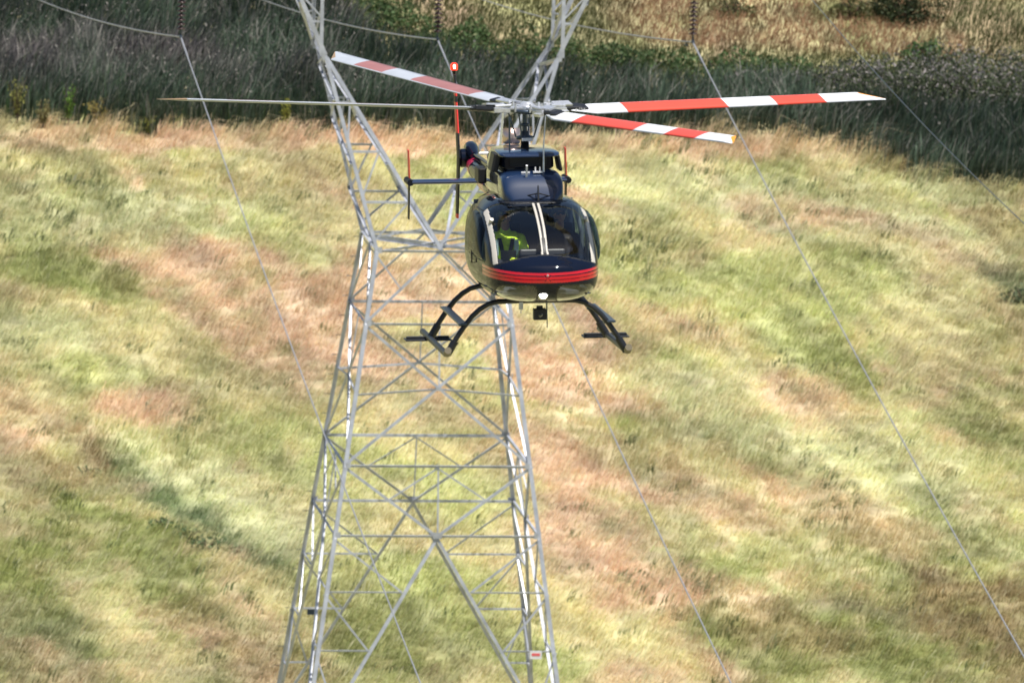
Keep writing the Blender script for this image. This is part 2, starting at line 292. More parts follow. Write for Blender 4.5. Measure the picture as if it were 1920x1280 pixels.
# dry bank above the reeds
n = 210000
X = rng.uniform(-34, 34, n); Y = rng.uniform(468, 500, n); k = (Y > rback(X) - .4) & (np.abs(X) < Y * .0625); X, Y = X[k], Y[k]; n = len(X)
q = fbm(N1, X / 3, Y / 4, 4, .6)
orange = np.array((.36, .22, .125)); olv = np.array((.115, .12, .042)); grn = np.array((.07, .10, .036))
ramp = np.clip((X - 3) / 3, 0, 1) * np.clip((Y - 479) / 2 , 0, 1) * np.clip((19.5 - X) / 4 + (q - .5) * 5, 0, 1)
kk = np.clip(ramp * 1.3 + (q - .5) * 4 * ramp, 0, 1)[:, None]
col = (olv * np.clip(q * 1.7 - .1, 0, 1)[:, None] + grn * (1 - np.clip(q * 1.7 - .1, 0, 1))[:, None]) * (1 - kk) + orange * kk
o2 = np.clip((fbm(N3, X / 1.1 + 5, Y / 2.5, 4, .65) - .5) * 7, 0, 1)[:, None]; col = col * (1 - .75 * o2) + olv * .8 * .75 * o2
col *= rng.uniform(.75, 1.25, (n, 1)) * (.55 + .9 * fbm(N4, X / .8, Y / 1.8, 3, .6))[:, None]
tag(blades('bank_grass', X, Y, rng.uniform(.2, .6, n), rng.uniform(.02, .04, n), rng.uniform(.3, 1.3, n), rng.normal(0, 1.3, n), np.clip(col * .8, .02, .7)), 'dry orange and olive grass on the bank above the reeds', 'grass', kind='stuff')
def leaves(cx, cy, cz, R, n, col, s=(.06, .13), shell=.55, squash=1):
    d = rng.normal(0, 1, (n, 3)); d /= np.linalg.norm(d, axis=1)[:, None]; r = (shell + (1 - shell) * rng.random(n)) ** .7
    lump = 1 + .25 * np.sin(d[:, 0] * 4 + cx) * np.cos(d[:, 1] * 5 + cy)
    P = np.array([cx, cy, cz]) + d * (r * lump)[:, None] * np.array([R[0], R[1], R[2]])
    return P
def leaf_mesh(name, P, size, col, parent=None):
    n = len(P); a = rng.normal(0, 1, (n, 3)); a /= np.linalg.norm(a, axis=1)[:, None]; b = rng.normal(0, 1, (n, 3)); b -= a * (a * b).sum(1)[:, None]; b /= np.linalg.norm(b, axis=1)[:, None]
    a *= size[:, None]; b *= size[:, None] * .6
    vs = np.stack([P - a, P + b, P + a, P - b], 1).reshape(-1, 3); i = np.arange(n) * 4
    return fast_mesh(name, vs, np.stack([i, i + 1, i + 2, i + 3], 1).ravel(), i, np.repeat(col, 4, 0), VEG, parent)
def lumps(specs, leafcol, flower=None, fprob=0, per=900):
    Ps = []; cs = []
    for x, y, r, hh in specs:
        P = leaves(x, y, float(gz(x, y)) + hh * .35, (r, r, hh * .65), int(per * r * r), None); P = P[P[:, 2] > gz(P[:, 0], P[:, 1]) - .05]
        c = np.array(leafcol) * rng.uniform(.55, 1.5, (len(P), 1)) * rng.uniform(.75, 1.25)
        if flower is not None:
            f = (rng.random(len(P)) < fprob * np.clip((P[:, 2] - gz(P[:, 0], P[:, 1])) / hh, 0, 1)); c[f] = np.array(flower) * rng.uniform(.6, 1.1, (f.sum(), 1))
        Ps.append(P); cs.append(c)
    return np.concatenate(Ps), np.concatenate(cs)
X, Y = RH; c = np.array((.27, .25, .225)) * rng.uniform(.4, 1.15, (len(X), 1))
tag(leaf_mesh('reed_flowers', np.stack([X, Y, gz(X, Y) + 1.75 * (.75 + .5 * fbm(N1, X / 3, Y / 4, 3)) * rng.uniform(.55, 1.08, len(X))], 1), rng.uniform(.035, .085, len(X)), c), 'pale seed heads scattered over the reed bed', 'seed heads', kind='stuff')
# bramble thickets behind the reeds
sp = []
for x in np.arange(9.5, 32, .7):
    yb = np.interp(x, RB_X, RB_Y); big = np.clip((x - 9) / 8, .25, 1)
    for j in range(3): sp.append((x + rng.uniform(-.4, .4), yb + .8 + j * 1.8 * big + rng.uniform(-.4, .4), .7 + .5 * big, .8 + 1.6 * big))
P, c = lumps(sp, (.075, .095, .05), (.33, .30, .29), .34, 700)
tag(leaf_mesh('bramble_thicket', P, rng.uniform(.04, .09, len(P)), c), 'dense bramble thicket with pale flowers behind the reeds at right', 'brambles', kind='stuff')
sp = [(x + rng.uniform(-.5, .5), np.interp(x, RB_X, RB_Y) + 2.2 + rng.uniform(0, 3.6), rng.uniform(.5, 1.0), rng.uniform(.5, 1.1)) for x in np.arange(-8, 12, .28)]
P, c = lumps(sp, (.075, .125, .045), (.18, .20, .09), .25, 420)
tag(leaf_mesh('green_scrub', P, rng.uniform(.05, .11, len(P)), c), 'low bright green scrub along the foot of the orange bank', 'scrub', kind='stuff')
def bush(name, x, y, r, h, col, label, group=None, per=1100, cat='bush'):
    e = empty(name, Matrix.Translation((x, y, float(gz(x, y))))); tag(e, label, cat, group)
    sp = [(x, y, r * .5, h)] + [(x + r * q_ * math.cos(t), y + r * q_ * .8 * math.sin(t), r * rng.uniform(.2, .48), h * rng.uniform(.35, .95)) for t, q_ in zip(np.arange(0, 9.5, .85), rng.uniform(.3, 1.05, 12))]
    P, c = lumps(sp, col, per=per); P = P - np.array(e.location)
    leaf_mesh('foliage', P, rng.uniform(.04, .1, len(P)), c, e)
    st = MB()
    for k in range(6):
        t = k * 1.05; st.tube([(0, 0, -.1), (.3 * r * math.cos(t), .3 * r * math.sin(t), h * .4), (.6 * r * math.cos(t), .6 * r * math.sin(t), h * .75)], [.04, .025, .01], 5)
    st.build('stem', M['dark_stem'], e); return e
M['dark_stem'] = pm('woody_stem', (.10, .07, .05), .9)
bush('bush', 16.4, 484.4, 1.25, 1.7, (.045, .06, .025), 'rounded dark green bush at the top edge, larger of the two', 'bushes on the orange bank')
bush('bush', 14.3, 484.4, 1.1, 1.1, (.09, .095, .035), 'low olive bush on the orange bank just left of the darker bush', 'bushes on the orange bank', 700)
bush('bush', 9.0, 484.0, .9, .8, (.12, .12, .05), 'small olive bush on the orange bank right of the rightmost insulator string', 'bushes on the orange bank', 600)
bush('bush', 17.0, 480.0, .8, .9, (.07, .14, .045), 'small bright green bush above the bramble thicket', None, 900)
for bx_, by_, br_, bh_, bl_ in ((-12.6, 412.4, .6, .34, 'leftmost low green plant of the dark diagonal patch in the meadow left of the pylon'), (-11.7, 411.2, .7, .4, 'low green plant in the middle of the dark diagonal meadow patch'),
    (-10.9, 410.3, .75, .45, 'densest dark green plant near the right end of the diagonal meadow patch'), (-9.9, 410.0, .5, .34, 'small green plant at the right tip of the dark diagonal meadow patch'), (-15.6, 418.6, .5, .4, 'small dark plant alone upper left of the diagonal meadow patch')):
    bush('meadow_plant', bx_, by_, br_, bh_, (.12, .18, .085), bl_, 'low green plants in the meadow left of the pylon', 260, 'plant')
bush('bush', 20.2, 445.2, .9, .7, (.09, .12, .06), 'low grey green bush in the meadow at the right edge', None, 700)
def weed(x, y, h, r, col, label):
    e = empty('weed_plant', Matrix.Translation((x, y, float(gz(x, y))))); tag(e, label, 'weed', 'tall weeds in front of the reeds')
    st = MB(); P = []
    for k in range(14):
        t = rng.uniform(0, 6.28); q = rng.uniform(.2, 1) * r; hh = h * rng.uniform(.6, 1); st.tube([(0, 0, 0), (q * .5 * math.cos(t), q * .5 * math.sin(t), hh * .6), (q * math.cos(t) + .1, q * math.sin(t), hh)], [.014, .01, .005], 4)
        for j in range(26): u = rng.uniform(.25, 1); P.append((q * u * math.cos(t) + rng.normal(0, .05), q * u * math.sin(t) + rng.normal(0, .05), hh * u))
    st.build('stem', M['dark_stem'], e); P = np.array(P); c = np.array(col) * rng.uniform(.6, 1.4, (len(P), 1)); leaf_mesh('foliage', P, rng.uniform(.03, .06, len(P)), c, e)
for x, y, h, r, col, lb in [(-20.7, 466.0, 2.0, .45, (.30, .30, .08), 'tall yellow green weed in front of the reeds, leftmost of the tall weeds'),
    (-19.6, 465.4, 1.3, .4, (.26, .24, .10), 'short yellowish weed just right of the leftmost tall weed'),
    (-18.6, 466.0, 1.8, .3, (.16, .30, .05), 'slender bright green weed before the dark reeds at left'),
    (-17.3, 465.2, 1.4, .55, (.36, .30, .10), 'broad golden weed at the left foot of the reeds'),
    (-15.2, 465.0, 1.0, .3, (.30, .32, .08), 'low yellow weed right of the broad golden weed'),
    (-9.6, 465.2, 1.5, .22, (.34, .36, .07), 'thin upright yellow green weed alone before the reeds, left of the pylon')]: weed(x, y, h, r, col, lb)

# ------------------------------------------------------------------ transmission tower
TX, TY, TYAW = -2.741, 374.0, .13
tw = Matrix.Translation((TX, TY, 0)) @ Matrix.Rotation(TYAW, 4, 'Z')
tower = empty('transmission_tower', tw)
tag(tower, 'tall galvanised steel lattice pylon standing in the meadow behind the helicopter', 'pylon')
def hw(z): return 2.176 + .139 * (22 - z)
def part(name, fn, mat='galv', lab=None):
    b = MB(); fn(b); o = b.build(name, M[mat], tower)
    if lab: o['label'] = lab
    return o
GB = float(gz(TX, TY))
# corner legs, L sections
for su in (-1, 1):
    for sw in (-1, 1):
        leg = part('leg', lambda b: b.angle((su * hw(-.8), sw * hw(-.8), -.8), (su * hw(22.1), sw * hw(22.1), 22.1), (-su, 0, 0), (0, -sw, 0), .138, .016))
        if su == -1 and sw == 1:
            for k in range(31):
                z = 1.5 + k * .68; b = MB(); b.tube([(-hw(z) + .02, sw * hw(z), z), (-hw(z) - .19, sw * hw(z) + .0, z)], .012, 5); b.build('step_bolt', M['dmetal'], leg)
FACES = [((1, 0), (0, -1)), ((1, 0), (0, 1)), ((0, 1), (1, 0)), ((0, 1), (-1, 0))]  # along, outward
def fp(face, a, z, inset=.02, w=None):
    (ax, ay), (ox, oy) = face; w = hw(z) if w is None else w
    return Vector((ax * a + ox * (w - inset), ay * a + oy * (w - inset), z))
def brace(name, face, a0, z0, a1, z1, wd=.09, inset=.03):
    wd *= .80
    (ax, ay), (ox, oy) = face; p, q = fp(face, a0, z0, inset), fp(face, a1, z1, inset); d = (q - p).normalized()
    inw = Vector((-ox, -oy, 0)); side = d.cross(inw)
    if side.z > 0 or (abs(side.z) < .05 and side.x < 0): side = -side
    if name == 'horizontal_bar':
        p -= Vector((ox, oy, 0)) * .05; q -= Vector((ox, oy, 0)) * .05
        return part(name, lambda b: b.angle(p, q, (0, 0, -1), (ox, oy, 0), wd, .009))
    return part(name, lambda b: b.angle(p, q, side, inw, wd, .009))
for fi, F in enumerate(FACES):
    i = 0
    for z, wd in ((22.1, .10), (19.71, .10), (15.07, .11), (12.78, .10), (5.1, .10)):
        i += 1; brace('horizontal_bar', F, -hw(z), z, hw(z), z, wd, .035)
    for s in (-1, 1):
        brace('diagonal_brace', F, 0, 22.1, s * hw(19.71), 19.71, .095, .045)
        brace('redundant_brace', F, s * hw(22.05), 22.05, s * 1.27, 20.85, .06, .06)
        brace('diagonal_brace', F, s * hw(19.71), 19.71, -s * hw(15.07), 15.07, .105, .045 + .012 * (s + 1))
        brace('horizontal_bar', F, s * hw(17.37), 17.37, 0, 17.58, .08, .07)
        brace('diagonal_brace', F, s * hw(15.07), 15.07, 0, 12.78, .105, .045)
        brace('redundant_brace', F, 0, 15.0, s * 1.62, 13.95, .06, .06)
        brace('diagonal_brace', F, 0, 12.78, s * 4.52, 5.1, .13, .045)
        brace('redundant_brace', F, s * hw(12.7), 12.7, s * 1.13, 10.92, .075, .07)
        brace('horizontal_bar', F, s * hw(10.92), 10.92, s * 1.13, 10.92, .07, .07)
        brace('redundant_brace', F, s * hw(10.85), 10.85, s * 2.24, 9.0, .075, .07)
        brace('horizontal_bar', F, s * hw(9.0), 9.0, s * 2.24, 9.0, .07, .07)
        brace('redundant_brace', F, s * hw(8.95), 8.95, s * 3.36, 7.1, .07, .07)
        brace('horizontal_bar', F, s * hw(7.1), 7.1, s * 3.36, 7.1, .065, .07)
        brace('diagonal_brace', F, s * hw(5.1), 5.1, s * 1.0, 5.1 - 3.2, .07, .08)
    brace('hanger', F, 0, 19.7, 0, 17.58, .06, .08); brace('hanger', F, 0, 15.0, 0, 12.8, .06, .08)
    (ax, ay), (ox, oy) = F
    for z, g in ((12.78, .15), (17.58, .09)):
        part('gusset_plate', lambda b: b.box(fp(F, 0, z, -.012), ((ax, ay, 0), (ox, oy, 0), (0, 0, 1)), (g, .008, g * .7)))
for F in FACES:
    (ax, ay), (ox, oy) = F
    for z in (22.1, 19.71, 15.07, 12.78):
        for s in (-1, 1): part('joint_plate', lambda b: b.box(fp(F, s * (hw(z) - .16), z, -.006), ((ax, ay, 0), (ox, oy, 0), (0, 0, 1)), (.075, .005, .10)))
# diaphragms
for z in (22.1,):
    w_ = hw(z) - .12
    part('diaphragm_bar', lambda b: b.angle((-w_, -w_, z - .03), (w_, w_, z - .03), (1, -1, 0), (0, 0, -1), .09, .01))
    part('diaphragm_bar', lambda b: b.angle((-w_, w_, z - .06), (w_, -w_, z - .06), (1, 1, 0), (0, 0, -1), .09, .01))
    for a, b_ in (((0, -w_), (w_, 0)), ((w_, 0), (0, w_)), ((0, w_), (-w_, 0)), ((-w_, 0), (0, -w_))):
        part('diaphragm_bar', lambda b: b.angle((*a, z + .05), (*b_, z + .05), (0, 0, 1), (b_[1] - a[1], a[0] - b_[0], 0), .075, .01))
# the two Y arms
W0 = hw(22.1); NU, NV, NZ = 3.936, 1.34, 28.44; CZ = 32.4
def lerp(a, b, t): return a + (b - a) * t
for s in (-1, 1):
    def outer(sw, z): t = (z - 22.1) / (NZ - 22.1); return Vector((s * lerp(W0, NU, t), sw * lerp(W0, NV, t), z))
    def inner(sw, z): t = (z - 22.1) / (NZ - 22.1); return Vector((s * lerp(0, NU, t), sw * lerp(W0, NV, t), z))
    def upo(sw, z): t = (z - NZ) / (30.33 - NZ); return Vector((s * lerp(NU, 4.81, t), sw * lerp(NV, 1.25, min(t, 1)), z))
    def upi(sw, z): return Vector((s * (NU + .02), sw * (NV - .03 * (z - NZ)), z))
    for sw in (-1, 1):
        part('arm_leg', lambda b: b.angle(outer(sw, 22.1), outer(sw, NZ), (-s, 0, 0), (0, -sw, 0), .122, .015))
        part('arm_leg', lambda b: b.angle(inner(sw, 22.1), inner(sw, NZ - .1), (-s, 0, -.3), (0, -sw, 0), .122, .015))
        part('arm_leg', lambda b: b.angle(upo(sw, NZ), upo(sw, CZ), (-s, 0, 0), (0, -sw, 0), .14, .015))
        part('arm_leg', lambda b: b.angle(upi(sw, NZ), upi(sw, CZ), (s, 0, 0), (0, -sw, 0), .12, .012))
        part('gusset_plate', lambda b: b.box(outer(sw, NZ) + Vector((0, sw * .012, 0)), ((1, 0, 0), (0, 1, 0), (0, 0, 1)), (.06, .007, .12)))
        lv = (26.95, 25.35, 23.70) if sw < 0 else (26.7, 25.1, 23.5)
        ends = [22.3] + list(lv)[::-1] + [NZ - .5]
        for z in lv: part('arm_lacing', lambda b: b.angle(outer(sw, z), inner(sw, z), (0, 0, -1), (0, -sw, 0), .075, .009))
        for j in range(3): part('arm_lacing', lambda b: b.angle(inner(sw, ends[j + 1]) + V(0, -sw * .03, 0), outer(sw, ends[j]) + V(0, -sw * .03, 0), (s, 0, 1), (0, -sw, 0), .06, .009))
        for z in (29.6, 30.7): part('arm_lacing', lambda b: b.angle(upo(sw, z), upi(sw, z), (0, 0, -1), (0, -sw, 0), .06, .009))
        part('arm_lacing', lambda b: b.angle(upi(sw, 28.7), upo(sw, 29.6), (-s, 0, 1), (0, -sw, 0), .05, .008)); part('arm_lacing', lambda b: b.angle(upi(sw, 29.6), upo(sw, 30.7), (-s, 0, 1), (0, -sw, 0), .05, .008))
        part('arm_lacing', lambda b: b.angle(upi(sw, 30.7), upo(sw, 32.1), (-s, 0, 1), (0, -sw, 0), .05, .008))
    zz = [22.3, 23.6, 24.9, 26.0, 27.0, 27.8, 28.4]
    for fn in (outer, inner):
        for j in range(6):
            sg = 1 if j % 2 else -1
            part('side_lacing', lambda b: b.angle(fn(sg, zz[j]), fn(-sg, zz[j + 1]), (0, 0, 1), (s, 0, .2), .085, .009))
    for sg, z0, z1 in ((1, 28.6, 30.2), (-1, 30.2, 31.8)):
        part('side_lacing', lambda b: b.angle(upo(sg, z0), upo(-sg, z1), (0, 0, 1), (s, 0, .2), .07, .009))
        part('side_lacing', lambda b: b.angle(upi(sg, z0), upi(-sg, z1), (0, 0, 1), (s, 0, .2), .07, .009))
# cross arm above the frame
for sw in (-1, 1):
    part('cross_arm', lambda b: (b.angle((-9.4, sw * .25, CZ), (-6, sw * 1.2, CZ), (0, 0, 1), (0, -sw, 0), .12), b.angle((-6, sw * 1.2, CZ), (6, sw * 1.2, CZ), (0, 0, 1), (0, -sw, 0), .12), b.angle((6, sw * 1.2, CZ), (9.4, sw * .25, CZ), (0, 0, 1), (0, -sw, 0), .12),
        b.angle((-9.4, sw * .2, CZ + .2), (-6, sw * 1.1, CZ + 1.6), (0, 0, -1), (0, -sw, 0), .12), b.angle((-6, sw * 1.1, CZ + 1.6), (6, sw * 1.1, CZ + 1.6), (0, 0, -1), (0, -sw, 0), .12), b.angle((6, sw * 1.1, CZ + 1.6), (9.4, sw * .2, CZ + .2), (0, 0, -1), (0, -sw, 0), .12)))
    def lac(b):
        for k in range(12):
            x0 = -6 + k; z0, z1 = (CZ, CZ + 1.6) if k % 2 else (CZ + 1.6, CZ); b.angle((x0, sw * 1.15, z0), (x0 + 1, sw * 1.15, z1), (0, 0, 1), (0, -sw, 0), .07)
    part('cross_arm_lacing', lac)
def rungs(b):
    for x in (-8.55, -6, -4, -2, 0, 2, 4, 6, 8.55): yy = 1.2 if abs(x) < 7 else .5; b.angle((x, -yy, CZ), (x, yy, CZ), (0, 0, 1), (1, 0, 0), .09)
part('cross_arm_rung', rungs)
for s in (-1, 1):
    def pk(b):
        for sw in (-1, 1): b.angle((s * 5.2, sw * 1.1, CZ + 1.6), (s * 6.5, 0, 38), (-s, 0, 0), (0, -sw, 0), .1); b.angle((s * 7.4, sw * .75, CZ + 1.0), (s * 6.5, 0, 38), (s, 0, 0), (0, -sw, 0), .1)
    part('shield_peak', pk)
# small plates wired to the bars
sg_ = MB(); sg_.bx((-hw(9.0) + .72, hw(9.0) - .06, 8.85), (.17, .01, .11)); sg_.build('number_plate', M['signd'], tower)['label'] = 'small dark plate on a horizontal bar of the back face'
sg_ = MB(); sg_.bx((hw(9.0) - .66, -hw(9.0) - .03, 8.88), (.20, .008, .13)); wp = sg_.build('warning_plate', M['sign'], tower); wp['label'] = 'white warning plate with a red band'
sg_ = MB(); sg_.bx((hw(9.0) - .66, -hw(9.0) - .041, 8.90), (.14, .004, .045)); sg_.build('red_band', M['signr'], wp)
# footings
for su in (-1, 1):
    for sw in (-1, 1):
        w_ = hw(-.6); b = MB(); b.lathe([(0, .0), (.35, 0), (.35, -1.6)], (su * w_, sw * w_, float(gz(TX, TY + sw * w_)) + .25)); b.build('footing', pm('concrete', (.35, .34, .32), .9), tower)

# ------------------------------------------------------------------ insulators and wires
disc = [(.0, .075), (.055, .075), (.06, .045), (.14, .02), (.142, .0), (.09, .006), (.06, -.01), (.035, .0), (.02, -.02), (.02, -.075)]
INS = ['leftmost of the three brown disc insulator strings, left of the pylon', 'middle brown disc insulator string, between the two pylon arms', 'rightmost of the three brown disc insulator strings, right of the pylon']
first = None
for k, u in enumerate((-8.55, 0, 8.55)):
    e = empty('insulator_string', tw @ Matrix.Translation((u, 0, CZ))); tag(e, INS[k], 'insulator', 'insulator strings hanging from the cross arm')
    if first is None:
        first = e
        for j in range(22):
            b = MB(); b.lathe(disc, (0, 0, -.22 - j * .146)); b.build('insulator_disc', M['insul'], e)
        b = MB(); b.tube([(0, 0, 0), (0, 0, -.18)], .02, 6); b.build('hanger_rod', M['dmetal'], e)
        b = MB(); b.tube([(0, 0, -3.34), (0, 0, -3.52)], .03, 6); b.tube([(0, -.16, -3.58), (0, 0, -3.5), (0, .16, -3.58)], .045, 8); b.build('clamp', M['dmetal'], e)
    else:
        for ch in list(first.children): c2 = ch.copy(); C.objects.link(c2); c2.parent = e
def tworld(u, v, z): return tw @ Vector((u, v, z))
def wire_pts(u, z0, th, a, b, L, sg, n=90):
    P0 = tworld(u, 0, z0); d = Vector((-math.sin(th), math.cos(th), 0)) * sg; out = []
    for i in range(n + 1):
        s_ = L * (i / n) ** 1.5; out.append(P0 + d * s_ + Vector((0, 0, -a * s_ + b * s_ * s_)))
    return out
WL = ['left power line running from the left insulator string down across the meadow', 'middle power line passing behind the helicopter from the middle insulator string', 'right power line running from the right insulator string to the lower right']
for k, u in enumerate((-8.55, 0, 8.55)):
    nearp = wire_pts(u, CZ - 3.56, .13, .14, .00026, 300, -1); farp = wire_pts(u, CZ - 3.56, .15, .12, .0004, 220, 1)
    pts = farp[::-1] + nearp[1:]; org = pts[len(farp) - 1].copy()
    rad = [.017 + .008 * max(0, 1 - (p - org).length / 60) for p in farp[::-1]] + [.032 if (p - org).length < 2.2 else .021 for p in nearp[1:]]
    b = MB(); b.tube([p - org for p in pts], rad, 8); o = b.build('power_line', M['wire'], None); o.location = org
    tag(o, WL[k], 'power line', 'power lines carried by the pylon')
    for src, dist in ((nearp, 1.9), (farp, 1.4)):
        d = (src[12] - src[0]).normalized(); c = d * dist; b = MB(); b.tube([c - d * .22 - V(0, 0, .12), c - d * .1 - V(0, 0, .1), c + d * .1 - V(0, 0, .1), c + d * .22 - V(0, 0, .12)], [.04, .012, .012, .04], 7)
        b.bx(c - V(0, 0, .05), (.02, .02, .05)); b.build('vibration_damper', M['dmetal'], o)
pts = wire_pts(6.5, 38, .12, .08, .0005, 200, -1); org = pts[0].copy(); b = MB(); b.tube([p - org for p in pts], .014, 6)
o = b.build('shield_wire', M['dmetal']); o.location = org; tag(o, 'thin dark shield wire crossing the upper right corner', 'wire')

# ------------------------------------------------------------------ helicopter
HUB = Vector((.11, 144.906, 58.10)); psi = math.radians(6.6); HZ = 3.05
hn = Vector((-.035, .055, 1)).normalized(); hf = Vector((math.sin(psi), -math.cos(psi), 0)); hf = (hf - hn * hf.dot(hn)).normalized(); hl = hn.cross(hf)
HM = Matrix((hf, hl, hn)).transposed().to_4x4(); HM.translation = HUB + Vector((-.03, 0, 0)) - hn * HZ
heli = empty('helicopter', HM); tag(heli, 'black and navy helicopter with red nose stripes hovering in front of the pylon', 'helicopter')
def hpart(name, b, mats, parent=None): return b.build(name, mats, parent or heli)
# fuselage sections: x, top, bottom, half width, height of widest line, exponent
S = np.array([(2.50, 1.17, 1.05, .05, 1.11, 2.0), (2.46, 1.24, .95, .30, 1.11, 2.6), (2.38, 1.30, .86, .48, 1.11, 2.9), (2.27, 1.36, .81, .595, 1.11, 3.0), (2.19, 1.405, .79, .64, 1.12, 3.0), (2.08, 1.515, .775, .68, 1.14, 3.0), (1.92, 1.645, .76, .71, 1.17, 3.1),
    (1.65, 1.785, .75, .735, 1.2, 3.2), (1.40, 1.88, .735, .755, 1.24, 3.3), (1.15, 1.95, .73, .765, 1.27, 3.4), (.9, 1.99, .73, .77, 1.28, 3.4), (.4, 2.01, .74, .775, 1.28, 3.3), (-.1, 2.01, .75, .765, 1.28, 3.1), (-.6, 1.99, .80, .72, 1.3, 2.9),
    (-1.1, 1.96, .95, .60, 1.38, 2.6), (-1.6, 1.94, 1.18, .43, 1.5, 2.3), (-2.1, 1.92, 1.40, .29, 1.63, 2.1), (-2.6, 1.91, 1.52, .215, 1.70, 2), (-4.5, 1.90, 1.60, .15, 1.745, 2), (-6.3, 1.90, 1.70, .095, 1.80, 2), (-6.62, 1.88, 1.74, .06, 1.81, 2)])
def smooth_interp(x, xp, fp):
    xp = xp[::-1]; fp = fp[::-1]; d = np.gradient(fp, xp); i = np.clip(np.searchsorted(xp, x) - 1, 0, len(xp) - 2)
    h_ = xp[i + 1] - xp[i]; t = (x - xp[i]) / h_
    return (2 * t ** 3 - 3 * t ** 2 + 1) * fp[i] + (t ** 3 - 2 * t ** 2 + t) * h_ * d[i] + (-2 * t ** 3 + 3 * t ** 2) * fp[i + 1] + (t ** 3 - t ** 2) * h_ * d[i + 1]
fx = np.concatenate([2.5 - (np.linspace(0, 1, 46) ** 1.7) * .45, np.linspace(2.05, -.9, 215)[1:], np.linspace(-.9, -6.62, 60)[1:]])
NT = 460
th = 2 * np.pi * (np.arange(NT) + .5) / NT
def skin_grid(off=0):
    out = []
    for x in fx:
        zt, zb, w_, zc, e = [float(smooth_interp(np.array([x]), S[:, 0], S[:, j])[0]) for j in range(1, 6)]
        c, s = np.cos(th), np.sin(th); nr_ = (np.abs(c) ** e + np.abs(s) ** e) ** (1 / e); y = c / nr_ * (w_ - off); zz = s / nr_
        z = np.where(zz > 0, zc + zz * (zt - zc - off), zc + zz * (zc - zb - off)); out.append(np.stack([np.full(NT, x), y, z], 1))
    return np.array(out)
G = skin_grid()
nose = np.array([[2.512, 0, 1.11]])
Vv = np.concatenate([G.reshape(-1, 3), nose, [[-6.63, 0, 1.81]]])
faces = []
nR = len(fx)
for i in range(nR - 1):
    a = i * NT
    for k in range(NT): k2 = (k + 1) % NT; faces.append((a + k, a + NT + k, a + NT + k2, a + k2))
for k in range(NT): faces.append((nR * NT, k, (k + 1) % NT)); faces.append((nR * NT + 1, (nR - 1) * NT + (k + 1) % NT, (nR - 1) * NT + k))
cen = np.array([Vv[list(q)].mean(0) for q in faces])
cx_, cy_, cz_ = cen.T; ay_ = np.abs(cy_)
def rrect(u, v, u0, u1, v0, v1, r):   # signed distance to a rounded rectangle
    cu, cv = (u0 + u1) / 2, (v0 + v1) / 2; qx = np.abs(u - cu) - (u1 - u0) / 2 + r; qy = np.abs(v - cv) - (v1 - v0) / 2 + r
    return np.hypot(np.maximum(qx, 0), np.maximum(qy, 0)) + np.minimum(np.maximum(qx, qy), 0) - r
cls = np.zeros(len(faces), int)     # 0 body, 1 windscreen, 2 cream post, 3 seal, 4 chin glass, 5 door glass, 6 red
# windscreen: measured on the front projection, above the nose line
znose = 1.385 - .30 * ay_ ** 2
xroof = 1.16 + .10 * (ay_ / .6) ** 3
lat = ay_ / np.interp(cx_, [1.1, 1.4, 1.65, 1.9, 2.1, 2.26], [.70, .70, .685, .645, .60, .53])
wd_ = rrect(cy_, cz_, -.655, .655, .9, 1.945, .15)
ws = (cz_ > znose) & (cx_ > 1.0) & (wd_ < 0)
cls[ws] = 1
cls[ws & (ay_ > .600) & (cz_ < 1.87)] = 2
cls[ws & (ay_ < .044)] = 2; cls[ws & (ay_ < .019)] = 3
cls[(cls == 0) & (cz_ > znose - .014) & (cx_ > 1.0) & (wd_ < .016)] = 3
lat = np.where(wd_ < .03, 0, 2)
# chin windows
d = rrect(cy_, cz_, .13, .625, .772, 1.012, .09); d2 = rrect(-cy_, cz_, .13, .625, .772, 1.012, .09); dd = np.minimum(d, d2); fr_ = (cx_ > 1.75) & (cx_ < 2.55)
cls[fr_ & (dd < 0)] = 4; cls[fr_ & (dd >= 0) & (dd < .020)] = 3
# red stripes round the nose
for z0, z1 in ((1.154, 1.188), (1.104, 1.140), (1.060, 1.096)):
    k0 = z0 - .015 + .035 * (ay_ / .6) ** 2; k1 = z1 - .015 + .035 * (ay_ / .6) ** 2
    cls[(cls == 0) & (cx_ > 1.62) & (cz_ > k0) & (cz_ < k1)] = 6
# door windows
sl = 1.78 - .9 * (cz_ - 1.3)
d = rrect(cx_, cz_, .30, 3, 1.27, 1.83, .07); dw = (d < 0) & (cx_ < sl) & (ay_ > .55) & (lat >= 1.03); dd = np.maximum(d, cx_ - sl)
cls[(cls == 0) & dw] = 5; cls[(cls == 0) & (dd < .016) & (dd >= 0) & (ay_ > .55) & (cz_ > 1.1)] = 3
d = rrect(cx_, cz_, -.62, .20, 1.27, 1.82, .09)
cls[(cls == 0) & (d < 0) & (ay_ > .5)] = 5; cls[(cls == 0) & (d < .014) & (d >= 0) & (ay_ > .5)] = 3
# roof windows over the crew
d = np.minimum(rrect(cx_, cy_, .40, 1.13, .05, .58, .08), rrect(cx_, -cy_, .40, 1.13, .05, .58, .08)); rw = (d < 0) & (cz_ > 1.8) & (wd_ > .02)
cls[(cls == 0) & rw] = 7
# door seams
for xx in (.25, -.68, 1.80): cls[(cls == 0) & (np.abs(cx_ - xx) < .007) & (ay_ > .4) & (cz_ > .86) & (cz_ < 1.9)] = 3
